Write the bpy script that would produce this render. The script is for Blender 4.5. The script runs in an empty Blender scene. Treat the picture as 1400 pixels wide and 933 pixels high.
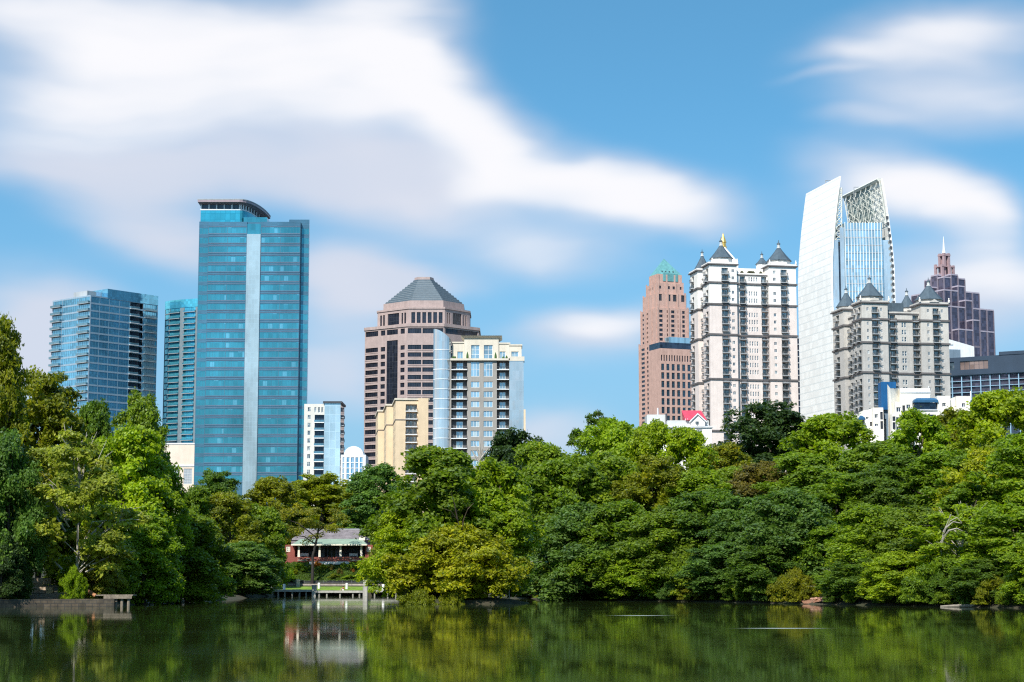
import bpy, math, random
import numpy as np
from mathutils import Vector, Matrix
random.seed(11)
S = bpy.context.scene
C = S.collection
# ---------------------------------------------------------------- camera model
FL, CH = 2570.0, 2.8                       # focal length in photo pixels, eye height above the water
PT = math.atan(326.5 / FL)
cp, sp = math.cos(PT), math.sin(PT)
R = math.radians

def Zc(py, Y):
    up = (466.5 - py) / FL
    return CH + Y * (sp + cp * up) / (cp - sp * up)

def Xc(px, Y, z=2.0):
    return (px - 700) / FL * (Y * cp + (z - CH) * sp)

def solve(P0, d, px, z):
    k = (px - 700) / FL
    return (k * (P0[1] * cp + (z - CH) * sp) - P0[0]) / (d[0] - k * d[1] * cp)

# ---------------------------------------------------------------- node helpers
class NT:
    def __init__(s, tree):
        s.t = tree
        s.n = tree.nodes
        s.l = tree.links

    def new(s, typ, **kw):
        n = s.n.new(typ)
        for k, v in kw.items():
            setattr(n, k, v)
        return n

    def put(s, sock, v):
        if hasattr(v, 'links'):
            s.l.new(v, sock)
        elif v is not None:
            if isinstance(v, (tuple, list)) and len(v) == 3 and sock.type == 'RGBA':
                v = tuple(v) + (1,)
            sock.default_value = v

    def math(s, op, a, b=None, c=None, clamp=False):
        n = s.new('ShaderNodeMath', operation=op, use_clamp=clamp)
        for i, v in enumerate((a, b, c)):
            if v is not None:
                s.put(n.inputs[i], v)
        return n.outputs[0]

    def vmath(s, op, a, b=None, c=None):
        n = s.new('ShaderNodeVectorMath', operation=op)
        for i, v in enumerate((a, b, c)):
            if v is not None:
                s.put(n.inputs[i], v)
        return n.outputs['Value'] if op in ('LENGTH', 'DOT_PRODUCT') else n.outputs[0]

    def mix(s, f, a, b, mode='MIX'):
        n = s.new('ShaderNodeMix', data_type='RGBA', blend_type=mode)
        s.put(n.inputs[0], f)
        s.put(n.inputs[6], a)
        s.put(n.inputs[7], b)
        return n.outputs[2]

    def rng(s, v, a, b, c, d, smooth=True):
        n = s.new('ShaderNodeMapRange', interpolation_type='SMOOTHSTEP' if smooth else 'LINEAR')
        for i, x in enumerate((v, a, b, c, d)):
            s.put(n.inputs[i], x)
        return n.outputs[0]

    def noise(s, vec, scale, detail=3, rough=.55):
        n = s.new('ShaderNodeTexNoise')
        s.put(n.inputs['Vector'], vec)
        n.inputs['Scale'].default_value = scale
        n.inputs['Detail'].default_value = detail
        n.inputs['Roughness'].default_value = rough
        return n.outputs[0]

    def scale(s, vec, xyz):
        return s.vmath('MULTIPLY', vec, tuple(xyz))

MATS = {}

def newmat(name):
    m = bpy.data.materials.new(name)
    m.use_nodes = True
    MATS[name] = m
    t = NT(m.node_tree)
    return m, t, t.n['Principled BSDF']

def mat(name, col, rough=.8, var=.12, scale=.6, metal=0., streak=.10, spec=.3, bump=0., fine=0):
    """plain painted / stone / metal surface with mottling and faint vertical streaks"""
    m, t, b = newmat(name)
    oc = t.new('ShaderNodeTexCoord').outputs['Object']
    n1 = t.noise(oc, scale, 4)
    n2 = t.noise(t.scale(oc, (1, 1, .06)), scale * 2.2, 3)
    f = t.math('ADD', t.rng(n1, .3, .7, 1 - var, 1 + var, False), t.rng(n2, .3, .7, -streak, streak, False))
    if fine:
        n3 = t.noise(oc, fine, 2)
        f = t.math('ADD', f, t.rng(n3, .3, .7, -var, var, False))
    c = t.vmath('MULTIPLY', tuple(col), f)
    t.put(b.inputs['Base Color'], c)
    b.inputs['Roughness'].default_value = rough
    b.inputs['Metallic'].default_value = metal
    b.inputs['Specular IOR Level'].default_value = spec
    if bump:
        bn = t.new('ShaderNodeBump')
        bn.inputs['Strength'].default_value = bump
        t.put(bn.inputs['Height'], n1)
        t.l.new(bn.outputs[0], b.inputs['Normal'])
    return m

def glass(name, col, pane=(1.5, 1.8), metal=.55, rough=.06, var=.25, line=.05, linecol=None, wob=.012, blind=0., blindcol=(.5, .55, .55)):
    """coated glazing: tinted mirror, panes differ a little in tint and tilt, thin mullions"""
    m, t, b = newmat(name)
    uv = t.new('ShaderNodeUVMap').outputs[0]
    g = t.scale(uv, (1 / pane[0], 1 / pane[1], 1))
    oi = t.new('ShaderNodeObjectInfo').outputs['Random']
    g = t.vmath('ADD', g, (.137, .213, 0))
    cell = t.vmath('FLOOR', g)
    cx = t.new('ShaderNodeSeparateXYZ'); t.put(cx.inputs[0], cell)
    cc = t.new('ShaderNodeCombineXYZ')
    t.put(cc.inputs[0], cx.outputs[0]); t.put(cc.inputs[1], cx.outputs[1]); t.put(cc.inputs[2], t.math('MULTIPLY', oi, 91.7))
    wn = t.new('ShaderNodeTexWhiteNoise', noise_dimensions='3D')
    t.put(wn.inputs['Vector'], cc.outputs[0])
    fr = t.vmath('FRACTION', g)
    fx = t.new('ShaderNodeSeparateXYZ'); t.put(fx.inputs[0], fr)
    geo = t.new('ShaderNodeNewGeometry')
    c = t.vmath('MULTIPLY', tuple(col), t.rng(wn.outputs['Value'], 0, 1, 1 - var, 1 + var, False))
    if blind:
        c = t.mix(t.math('LESS_THAN', wn.outputs['Value'], blind), c, blindcol)
    c = t.vmath('MULTIPLY', c, t.rng(t.noise(t.scale(geo.outputs['Position'], (1, 1, .55)), .055, 4), .3, .7, .74, 1.26, False))
    lx = t.math('LESS_THAN', fx.outputs[0], line / pane[0])
    lz = t.math('LESS_THAN', fx.outputs[1], line / pane[1])
    ln = t.math('MAXIMUM', lx, lz)
    c = t.mix(ln, c, linecol or tuple(.5 * x for x in col))
    t.put(b.inputs['Base Color'], c)
    b.inputs['Metallic'].default_value = metal
    t.put(b.inputs['Roughness'], rough)
    b.inputs['Specular IOR Level'].default_value = .6
    off = t.vmath('MULTIPLY', t.vmath('SUBTRACT', wn.outputs['Color'], (.5, .5, .5)), (wob, wob, wob))
    nz = t.new('ShaderNodeTexNoise'); nz.inputs['Scale'].default_value = .35
    t.put(nz.inputs['Vector'], geo.outputs['Position'])
    off2 = t.vmath('MULTIPLY', t.vmath('SUBTRACT', nz.outputs['Color'], (.5, .5, .5)), (wob * 3, wob * 3, wob * 3))
    nn = t.vmath('NORMALIZE', t.vmath('ADD', geo.outputs['Normal'], t.vmath('ADD', off, off2)))
    t.put(b.inputs['Normal'], nn)
    return m

# ---------------------------------------------------------------- mesh builder
class MB:
    def __init__(s):
        s.v, s.f, s.m, s.u = [], [], [], []

    def poly(s, pts, m=0, uv=None):
        i = len(s.v)
        s.v += [tuple(p) for p in pts]
        s.f.append(tuple(range(i, i + len(pts))))
        s.m.append(m)
        s.u.append(uv or [(p[0] + p[1], p[2]) for p in pts])

    def box(s, x0, x1, y0, y1, z0, z1, m=0, mt=None):
        if x1 < x0: x0, x1 = x1, x0
        if y1 < y0: y0, y1 = y1, y0
        s.prism([(x0, y0), (x1, y0), (x1, y1), (x0, y1)], z0, z1, m, mt)

    def prism(s, pts, z0, z1, m=0, mt=None, cap=True, bottom=True):
        s.frustum(pts, z0, pts, z1, m, mt, cap, bottom)

    def frustum(s, p0, z0, p1, z1, m=0, mt=None, cap=True, bottom=True):
        n = len(p0)
        acc = 0
        for i in range(n):
            j = (i + 1) % n
            L = math.hypot(p0[j][0] - p0[i][0], p0[j][1] - p0[i][1])
            s.poly([(p0[i][0], p0[i][1], z0), (p0[j][0], p0[j][1], z0), (p1[j][0], p1[j][1], z1), (p1[i][0], p1[i][1], z1)], m,
                   [(acc, z0), (acc + L, z0), (acc + L, z1), (acc, z1)])
            acc += L
        mt = m if mt is None else mt
        if cap:
            s.poly([(p[0], p[1], z1) for p in p1], mt, [(p[0], p[1]) for p in p1])
        if bottom:
            s.poly([(p[0], p[1], z0) for p in reversed(p0)], mt, [(p[0], p[1]) for p in reversed(p0)])

    def cone(s, pts, z0, apex, m=0):
        n = len(pts)
        for i in range(n):
            j = (i + 1) % n
            s.poly([(pts[i][0], pts[i][1], z0), (pts[j][0], pts[j][1], z0), apex], m)
        s.poly([(p[0], p[1], z0) for p in reversed(pts)], m)

    def lathe(s, cx, cy, prof, n=8, m=0, rot=0.):
        def ring(r):
            return [(cx + r * math.cos(rot + 2 * math.pi * k / n), cy + r * math.sin(rot + 2 * math.pi * k / n)) for k in range(n)]
        for k, ((r0, z0), (r1, z1)) in enumerate(zip(prof, prof[1:])):
            s.frustum(ring(max(r0, .004)), z0, ring(max(r1, .004)), z1, m, None, k == len(prof) - 2, k == 0)

    def tube(s, path, rad, n=6, m=0):
        rings = []
        for i, p in enumerate(path):
            a = Vector(path[max(i - 1, 0)]); b = Vector(path[min(i + 1, len(path) - 1)])
            d = (b - a).normalized()
            r = Vector((0, 0, 1)) if abs(d.z) < .9 else Vector((1, 0, 0))
            x = d.cross(r).normalized(); y = d.cross(x)
            w = rad[i] if isinstance(rad, (list, tuple)) else rad
            rings.append([tuple(Vector(p) + x * (w * math.cos(2 * math.pi * k / n)) + y * (w * math.sin(2 * math.pi * k / n))) for k in range(n)])
        for a, b in zip(rings, rings[1:]):
            for k in range(n):
                j = (k + 1) % n
                s.poly([a[j], a[k], b[k], b[j]], m)
        s.poly(rings[0], m)
        s.poly(list(reversed(rings[-1])), m)

    def bar(s, a, b, w, m=0):
        s.tube([a, b], w, 4, m)

    def mesh(s, name, mats):
        me = bpy.data.meshes.new(name)
        me.from_pydata(s.v, [], s.f)
        for x in (mats if isinstance(mats, (list, tuple)) else [mats]):
            me.materials.append(x)
        me.polygons.foreach_set('material_index', s.m)
        uv = me.uv_layers.new(name='UVMap')
        flat = [c for f in s.u for q in f for c in q]
        uv.data.foreach_set('uv', flat)
        me.update()
        return me

    def add(s, o, M):
        i = len(s.v)
        s.v += [tuple(M @ Vector(p)) for p in o.v]
        s.f += [tuple(k + i for k in f) for f in o.f]
        s.m += o.m
        s.u += o.u

def link(name, data, parent=None, M=None):
    o = bpy.data.objects.new(name, data)
    C.objects.link(o)
    if parent:
        o.parent = parent
    if M is not None:
        o.matrix_local = M
    return o

def tag(o, label=None, cat=None, group=None, kind=None):
    for k, v in (('label', label), ('category', cat), ('group', group), ('kind', kind)):
        if v:
            o[k] = v
    return o

def empty(name, loc, rz=0.):
    o = link(name, None)
    o.empty_display_size = .5
    o.location = loc
    o.rotation_euler = (0, 0, rz)
    return o

def build(mb, name, mats, parent=None, M=None):
    return link(name, mb.mesh(name, mats), parent, M)

# ---------------------------------------------------------------- buildings
class Fc:
    def __init__(s, b, A, B):
        s.b, s.A, s.B = b, A, B
        dx, dy = B[0] - A[0], B[1] - A[1]
        s.L = math.hypot(dx, dy)
        s.d = (dx / s.L, dy / s.L)
        s.n = (s.d[1], -s.d[0])
        s.ang = math.atan2(s.d[1], s.d[0])

    def p(s, u, z, o=0.):
        return (s.A[0] + s.d[0] * u + s.n[0] * o, s.A[1] + s.d[1] * u + s.n[1] * o, z)

    def u(s, px, z=None):
        W = s.b.W(*s.A); W1 = s.b.W(s.A[0] + s.d[0], s.A[1] + s.d[1])
        return solve(W, (W1[0] - W[0], W1[1] - W[1]), px, s.b.zr if z is None else z)

    def z(s, py, u=0.):
        q = s.p(u, 0)
        return Zc(py, s.b.W(q[0], q[1])[1])

    def M(s, u, z, o):
        return Matrix.Translation(s.p(u, z, o)) @ Matrix.Rotation(s.ang, 4, 'Z')

def fbox(mb, F, u0, u1, z0, z1, o0, o1, m=0):
    """box on a face: between outward offsets o0 < o1"""
    A, B, D, E = F.p(u0, 0, o1), F.p(u1, 0, o1), F.p(u1, 0, o0), F.p(u0, 0, o0)
    mb.prism([A[:2], B[:2], D[:2], E[:2]], z0, z1, m)

def wall(mb, F, u0, u1, z0, z1, ops=(), dep=.3, m=0):
    ops = [o for o in ops if o[0] > u0 - .01 and o[1] < u1 + .01 and o[2] > z0 - .01 and o[3] < z1 + .01]
    us = sorted({round(x, 3) for x in [u0, u1] + [o[0] for o in ops] + [o[1] for o in ops]})
    zs = sorted({round(x, 3) for x in [z0, z1] + [o[2] for o in ops] + [o[3] for o in ops]})
    A = np.zeros((len(zs) - 1, len(us) - 1), bool)
    ua, za = np.array(us), np.array(zs)
    uc, zc = (ua[1:] + ua[:-1]) / 2, (za[1:] + za[:-1]) / 2
    for o in ops:
        A |= ((zc > o[2]) & (zc < o[3]))[:, None] & ((uc > o[0]) & (uc < o[1]))[None]
    def q(a, b, c, d, o=0.):
        mb.poly([F.p(a, c, o), F.p(b, c, o), F.p(b, d, o), F.p(a, d, o)], m, [(a, c), (b, c), (b, d), (a, d)])
    for i in range(len(zs) - 1):
        j = 0
        while j < len(us) - 1:
            if A[i, j]:
                j += 1
                continue
            k = j
            while k < len(us) - 1 and not A[i, k]:
                k += 1
            q(us[j], us[k], zs[i], zs[i + 1])
            j = k
    for a, b, c, d in ops:
        for (ua_, za_), (ub_, zb_) in (((a, c), (b, c)), ((b, c), (b, d)), ((b, d), (a, d)), ((a, d), (a, c))):
            mb.poly([F.p(ua_, za_, 0), F.p(ub_, zb_, 0), F.p(ub_, zb_, -dep), F.p(ua_, za_, -dep)], m)

class Bld:
    def __init__(s, name, label, cat, px, Y, th=0., py=500, lim=100):
        s.zr = Zc(py, Y)
        s.x0, s.y0 = Xc(px, Y, s.zr), Y
        s.c, s.s = math.cos(R(th)), math.sin(R(th))
        s.o = empty(name, (s.x0, s.y0, 0), R(th))
        tag(s.o, label, cat)
        s.q, s.cache, s.lim = {}, {}, lim

    def W(s, lx, ly):
        return (s.x0 + lx * s.c - ly * s.s, s.y0 + lx * s.s + ly * s.c)

    def Lx(s, px, ly=0., z=None):
        return solve(s.W(0, ly), (s.c, s.s), px, s.zr if z is None else z)

    def Ly(s, px, lx=0., z=None):
        return solve(s.W(lx, 0), (-s.s, s.c), px, s.zr if z is None else z)

    def Z(s, py, lx=0., ly=0.):
        return Zc(py, s.W(lx, ly)[1])

    def face(s, A, B):
        return Fc(s, A, B)

    def part(s, name, mb, mats, parent=None):
        return build(mb, name, mats, parent or s.o)

    def put(s, name, key, fn, mats, F, u, z, o, sub=None):
        """queue one repeated part; key identifies its mesh, fn() builds it; sub = (name, key, fn, mats)"""
        s.q.setdefault(name, []).append((key, fn, mats, F.M(u, z, o), sub))

    def done(s):
        for name, L in s.q.items():
            keep, rest = L[:s.lim], L[s.lim:]
            for key, fn, mats, M, sub in keep:
                if key not in s.cache:
                    s.cache[key] = fn().mesh(name, mats)
                o = link(name, s.cache[key], s.o, M)
                if sub:
                    if sub[1] not in s.cache:
                        s.cache[sub[1]] = sub[2]().mesh(sub[0], sub[3])
                    link(sub[0], s.cache[sub[1]], o)
            if rest:
                mats, mb, cc = [], MB(), {}
                for key, fn, ms, M, sub in rest:
                    for k, f, mm in [(key, fn, ms)] + ([(sub[1], sub[2], sub[3])] if sub else []):
                        if k not in cc:
                            cc[k] = f()
                        a = MB(); a.add(cc[k], M)
                        idx = []
                        for x in (mm if isinstance(mm, (list, tuple)) else [mm]):
                            if x not in mats: mats.append(x)
                            idx.append(mats.index(x))
                        a.m = [idx[i] for i in a.m]
                        mb.add(a, Matrix())
                o = build(mb, name, mats, s.o)
                o['kind'] = 'stuff'

    # repeated parts ---------------------------------------------------
    def window(s, F, u0, u1, z0, z1, G, FR, dep=.3, nx=2, nz=1, fw=.09, name='window', ops=None):
        w, h = round(u1 - u0, 2), round(z1 - z0, 2)
        def fn():
            mb = MB()
            mb.poly([(-w / 2, 0, 0), (w / 2, 0, 0), (w / 2, 0, h), (-w / 2, 0, h)], 1, [(0, 0), (w, 0), (w, h), (0, h)])
            for x in [-w / 2 + fw / 2] + [-w / 2 + w * k / nx for k in range(1, nx)] + [w / 2 - fw / 2]:
                mb.box(x - fw / 2, x + fw / 2, -.07, .02, 0, h, 0)
            for z in [fw / 2] + [h * k / nz for k in range(1, nz)] + [h - fw / 2]:
                mb.box(-w / 2 + fw, w / 2 - fw, -.062, .02, z - fw / 2, z + fw / 2, 0)
            return mb
        s.put(name, (name, w, h, nx, nz, FR.name, G.name), fn, [FR, G], F, (u0 + u1) / 2, z0, -dep + .04)
        if ops is not None:
            ops.append((u0, u1, z0, z1))

    def balcony(s, F, u0, u1, z, SL, RL, dep=1.5, th=.22, rh=1.05, bars=9, out=0., solid=None, name='balcony'):
        w = round(u1 - u0, 2)
        def fn():
            mb = MB()
            mb.box(-w / 2, w / 2, -dep, .0, -th, 0, 0)
            return mb
        def rf():
            mb = MB()
            e = w / 2 - .06
            for a, b in (((-e, 0), (-e, -dep + .06)), ((-e, -dep + .06), (e, -dep + .06)), ((e, -dep + .06), (e, 0))):
                mb.bar((a[0], a[1], rh), (b[0], b[1], rh), .05)
                n = max(2, int(bars * math.hypot(a[0] - b[0], a[1] - b[1]) / max(w, .1)))
                if solid is None:
                    for k in range(n + 1):
                        x, y = a[0] + (b[0] - a[0]) * k / n, a[1] + (b[1] - a[1]) * k / n
                        mb.bar((x, y, 0), (x, y, rh), .03)
            if solid is not None:
                mb.box(-e, e, -dep + .03, -dep + .07, .08, rh - .06)
                mb.box(-e - .02, -e + .02, -dep + .07, 0, .08, rh - .06)
                mb.box(e - .02, e + .02, -dep + .07, 0, .08, rh - .06)
            return mb
        s.put(name, (name, w, dep, SL.name), fn, SL, F, (u0 + u1) / 2, z, out,
              ('railing', ('rail', w, dep, RL.name), rf, RL))

    def bands(s, F, u0, u1, zs, G, FR, ops, dep=.2, nx=6, nz=1, name='window_band'):
        for a, b in zs:
            s.window(F, u0, u1, a, b, G, FR, dep, nx, nz, .07, name, ops)
# ---------------------------------------------------------------- sky settings: cloud puffs as (photo px x, y, half width, half height, tilt, strength)
EXPO = 0.85
SKYT = (.70, 1.27, 1.24)
CL_WHITE = [(500, 130, 210, 110, 0, .7), (120, 5, 420, 90, 0, .7), (180, 95, 380, 160, -5, 1.0), (430, 60, 300, 140, 0, .9), (545, 30, 150, 130, 0, .7), (620, 165, 190, 95, -28, .9), (700, 245, 350, 95, -8, .95), (890, 268, 220, 72, -8, .9),
            (600, 300, 280, 90, -6, .65), (770, 345, 180, 66, 0, .75), (60, 190, 320, 115, 0, .65), (330, 180, 380, 90, 0, .5),
            (1290, 45, 300, 90, 6, 1.05), (1340, 125, 290, 72, 0, 1.0), (1150, 66, 150, 22, 0, .4), (1120, 95, 110, 14, 3, .3), (1180, 150, 120, 18, 0, .35), (1180, 245, 180, 95, -12, .95), (1270, 265, 170, 95, -15, .9), (1320, 300, 110, 90, -20, .7), (1370, 400, 180, 85, 0, .95), (1240, 370, 170, 80, 0, .7),
            (820, 450, 150, 55, -5, 1.1), (760, 592, 150, 50, 0, .6), (900, 430, 140, 45, 0, .4), (130, 310, 160, 50, -8, .4), (470, 390, 150, 60, -25, .45), (460, 510, 110, 60, 0, .4)]
CL_GREY = [(330, 225, 430, 90, 0, .9), (100, 235, 280, 70, 0, .6), (560, 270, 270, 85, 0, .8), (200, 330, 220, 90, -10, .9), (470, 395, 200, 100, -15, .9), (460, 520, 140, 100, 0, .8), (60, 490, 170, 110, 0, 1.0), (20, 420, 160, 90, 0, .5),
           (1260, 440, 260, 130, 0, .7), (1290, 100, 280, 120, 0, .4), (800, 470, 210, 75, 0, .6), (560, 380, 220, 70, 0, .6), (730, 600, 190, 70, 0, .6)]
CL_UNDER = [(320, 225, 380, 75, 0, 1.0), (90, 245, 240, 60, 0, .9), (580, 245, 150, 60, -25, .8), (760, 300, 220, 28, -6, .5), (660, 380, 180, 45, 0, .6), (1290, 95, 180, 26, 0, .6), (1260, 320, 150, 40, 0, .5), (60, 60, 110, 60, 0, .35)]
# ---------------------------------------------------------------- materials of the buildings
G_BLUE = glass('blue_condo_glass', (.15, .45, .66), (1.6, 1.75), .78, .05, .14, .06, (.16, .30, .40))
G_CYAN = glass('cyan_condo_glass', (.10, .50, .62), (1.4, 1.5), .6, .06, .16, .07, (.12, .36, .42))
G_TEAL = glass('teal_tower_glass', (.064, .29, .35), (2.3, 3.3), .62, .06, .13, .07, (.05, .20, .27), .012, .05, (.15, .42, .50))
G_TEAL2 = glass('teal_spandrel', (.08, .18, .25), (3., .55), .4, .16, .10, .05, (.12, .17, .21))
G_WHITE = glass('white_panel_glass', (.36, .45, .485), (1.65, 2.6), .3, .15, .05, .05, (.45, .6, .68))
G_PALE = glass('pale_bay_glass', (.56, .63, .67), (1.25, 3.69), .6, .05, .07, .08, (.5, .58, .62))
G_DARK = glass('dark_office_glass', (.022, .026, .04), (1.2, 2.2), .35, .07, .4, .06, (.05, .05, .06))
G_DKBLUE = glass('dark_blue_glass', (.03, .05, .085), (1.6, 1.7), .4, .06, .3, .06, (.07, .09, .12))
G_WIN = glass('window_glass', (.09, .13, .16), (1.0, 1.4), .45, .05, .5, .0, None, .02, .12, (.45, .45, .42))
G_WINB = glass('bright_window_glass', (.30, .46, .56), (1.1, 2.4), .5, .05, .25, .0, None, .02, .12, (.5, .6, .62))
G_DOOR = glass('balcony_door_glass', (.15, .185, .195), (.9, 2.4), .4, .05, .55, .06, (.5, .5, .48), .02, .15, (.42, .44, .44))
G_PURPLE = glass('purple_tower_glass', (.085, .08, .12), (1.6, 1.9), .45, .08, .35, .07, (.16, .11, .13))
G_SAIL = glass('striped_tower_glass', (.30, .47, .56), (1.5, 3.9), .55, .05, .25, .08, (.3, .45, .6))
M_SLABW = mat('white_slab', (.72, .74, .76), .6, .06)
M_SLABG = mat('grey_slab', (.36, .38, .40), .7, .08)
M_RAIL = mat('dark_rail', (.095, .10, .11), .45, .1)
M_RAILW = glass('glass_rail', (.13, .28, .36), (1.2, 1.2), .5, .1, .1, .04, (.3, .42, .48))
M_RAILC = glass('cyan_rail', (.10, .40, .52), (1.2, 1.2), .6, .08, .1, .04, (.1, .35, .45))
M_FRW = mat('white_frame', (.75, .74, .72), .5, .05)
M_FRD = mat('dark_frame', (.06, .065, .075), .45, .1)
M_FRT = mat('teal_frame', (.10, .26, .33), .35, .1, metal=.4)
M_SPAN = mat('mauve_spandrel', (.15, .20, .27), .35, .08, metal=.3)
M_MAUVE = mat('mauve_soffit', (.30, .25, .29), .6, .06)
M_GRANITE = mat('pink_granite', (.385, .298, .278), .6, .10, .35, streak=.08, fine=3.)
M_SLATE = mat('slate_metal_roof', (.075, .105, .13), .6, .12, .5, metal=.1, streak=.10)
M_BEIGE = mat('beige_stucco', (.66, .52, .355), .85, .07, .25, streak=.07)
M_CREAM = mat('cream_stucco', (.60, .545, .455), .85, .06, .3, streak=.07)
M_BEIGELO = mat('pale_beige_panel', (.72, .60, .50), .8, .05, .2, streak=.05)
M_GREY = mat('warm_grey_stucco', (.30, .28, .255), .85, .08, .3, streak=.08)
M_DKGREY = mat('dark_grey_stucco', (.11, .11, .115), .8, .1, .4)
M_PINK = mat('pink_stone', (.485, .315, .262), .75, .10, .4, streak=.09, fine=2.)
M_COPPER = mat('green_copper', (.12, .31, .32), .55, .16, .5, streak=.16)
M_APW = mat('white_stucco', (.80, .76, .71), .85, .05, .3, streak=.06)
M_APP = mat('pale_pink_brick', (.70, .61, .565), .85, .07, .3, streak=.06, fine=2.5)
M_APC = mat('grey_cast_stone', (.53, .50, .46), .85, .09, .3, streak=.09, fine=2.)
M_APG = mat('grey_brick', (.44, .42, .395), .85, .09, .3, streak=.09, fine=2.)
M_TRIMD = mat('dark_cornice', (.13, .12, .12), .7, .1)
M_SAILW = mat('white_sail_panel', (.80, .81, .80), .4, .04, .1, streak=.03)
M_TRUSS = mat('white_steel', (.66, .66, .60), .5, .1)
M_SAILIN = mat('pale_green_panel', (.33, .39, .37), .6, .15, .2)
M_GOLD = mat('gold_leaf', (.75, .50, .14), .35, .1, metal=.7)
M_PURP = mat('purple_granite', (.21, .18, .215), .5, .12, .3, streak=.1)
M_PCAP = mat('lilac_cap', (.38, .34, .40), .5, .1)
M_NAVY = mat('navy_panel', (.03, .05, .08), .5, .1, .1)
M_BLUEGRID = mat('pale_blue_grid', (.25, .40, .52), .55, .06)
M_BROWNWIN = glass('bronze_window', (.30, .21, .18), (2.4, 3.), .4, .1, .3, .1, (.15, .12, .12))
M_WHITE = mat('white_render', (.80, .76, .68), .85, .05, .3, streak=.06)
M_ROYAL = mat('royal_blue_paint', (.008, .09, .24), .5, .08)
M_BLROOF = mat('blue_metal_roof', (.03, .11, .22), .45, .1)
M_RED = mat('red_metal_roof', (.62, .06, .10), .5, .08)
M_LGREY = mat('light_grey_render', (.50, .51, .50), .85, .06, .3, streak=.06)
M_BLADE = mat('blue_grey_metal', (.16, .22, .28), .5, .08)

def shell(b, mb, P, z0, z1, ops=None, dep=.3, m=0, roof=True):
    """walls of a closed footprint (anticlockwise), openings per edge index, and its roof"""
    ops = ops or {}
    for i in range(len(P)):
        F = b.face(P[i], P[(i + 1) % len(P)])
        wall(mb, F, 0, F.L, z0, z1, ops.get(i, ()), dep, m)
    if roof:
        mb.poly([(p[0], p[1], z1) for p in P], m)

def off(P, d):
    n = len(P)
    out = []
    for i in range(n):
        a, b, c = P[i - 1], P[i], P[(i + 1) % n]
        def nrm(p, q):
            l = math.hypot(q[0] - p[0], q[1] - p[1]) or 1
            return ((q[1] - p[1]) / l, -(q[0] - p[0]) / l)
        n1, n2 = nrm(a, b), nrm(b, c)
        k = 1 + n1[0] * n2[0] + n1[1] * n2[1]
        k = max(k, .3)
        out.append((b[0] + d * (n1[0] + n2[0]) / k, b[1] + d * (n1[1] + n2[1]) / k))
    return out

def ring(b, P, z, d=.5, h=.7, m=M_TRIMD, name='cornice'):
    mb = MB()
    mb.prism(off(P, d), z - h / 2, z + h / 2)
    return b.part(name, mb, m)

# ---- far-left blue condo tower
def blue_condo():
    b = Bld('glass_tower', 'blue glass condo tower at far left with balconies and a raised roof screen', 'tower', 124, 1000, 50, 403)
    zt = b.Z(403.5); Ll = b.Ly(72); Lr = b.Lx(216)
    P = [(0, Ll), (0, 0), (Lr, 0), (Lr, Ll)]
    A, B = b.face(P[0], P[1]), b.face(P[1], P[2])
    oa, ob = [], []
    pit = 4.02
    zs = [(zt - .8 - pit * k - 3.1, zt - .8 - pit * k) for k in range(18)]
    ua = [A.u(x) for x in (73, 85.5, 108.5, 123.2)]
    ub = [B.u(x) for x in (125, 137, 150, 164, 178, 196, 215.2)]
    for i in range(3):
        b.bands(A, ua[i] + .15, ua[i + 1] - .15, zs, G_BLUE, M_RAILW, oa, .15, max(2, int((ua[i + 1] - ua[i]) / 1.6)))
    for i in range(6):
        b.bands(B, ub[i] + .1, ub[i + 1] - .1, zs, G_DKBLUE if i in (4,) else G_BLUE, M_FRT, ob, 1.6 if i == 4 else .15, max(2, int((ub[i + 1] - ub[i]) / 1.6)))
    mb = MB(); shell(b, mb, P, 0, zt, {0: oa, 1: ob}, .15)
    b.part('slab_edge_wall', mb, mat('blue_slab_edge', (.30, .42, .52), .4, .06, metal=.3))
    for a, c in zs[:16]:
        if a > b.Z(520): b.balcony(A, ua[0] - .8, ua[1], a - .3, M_SLABG, M_RAILW, 1.5, .25, 1.05, 4, 0, 1)
        b.balcony(A, ua[2], ua[3] + .3, a - .3, M_SLABG, M_RAILW, 1.5, .25, 1.05, 4, 0, 1)
    for a, c in zs:
        b.balcony(B, ub[4], ub[5] - 3, a - .3, M_SLABW, M_RAILW, 1.0, .25, 1.05, 4, 0, 1)
        b.balcony(B, ub[5] + 1, ub[6] - 1, a - .3, M_SLABG, M_RAILW, .9, .2, 1.05, 4, 0, 1)
    x0 = b.Lx(147)
    mb = MB(); mb.prism([(x0, -.06), (Lr + .06, -.06), (Lr + .06, 16), (x0, 16)], zt - .5, b.Z(395, x0))
    b.part('roof_screen', mb, G_BLUE)
    mb = MB(); mb.prism([(1.5, 5), (x0 - .1, 5), (x0 - .1, 17), (1.5, 17)], zt - .2, b.Z(398.5, 5, 5))
    b.part('penthouse', mb, G_PALE)
    b.done()

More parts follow.
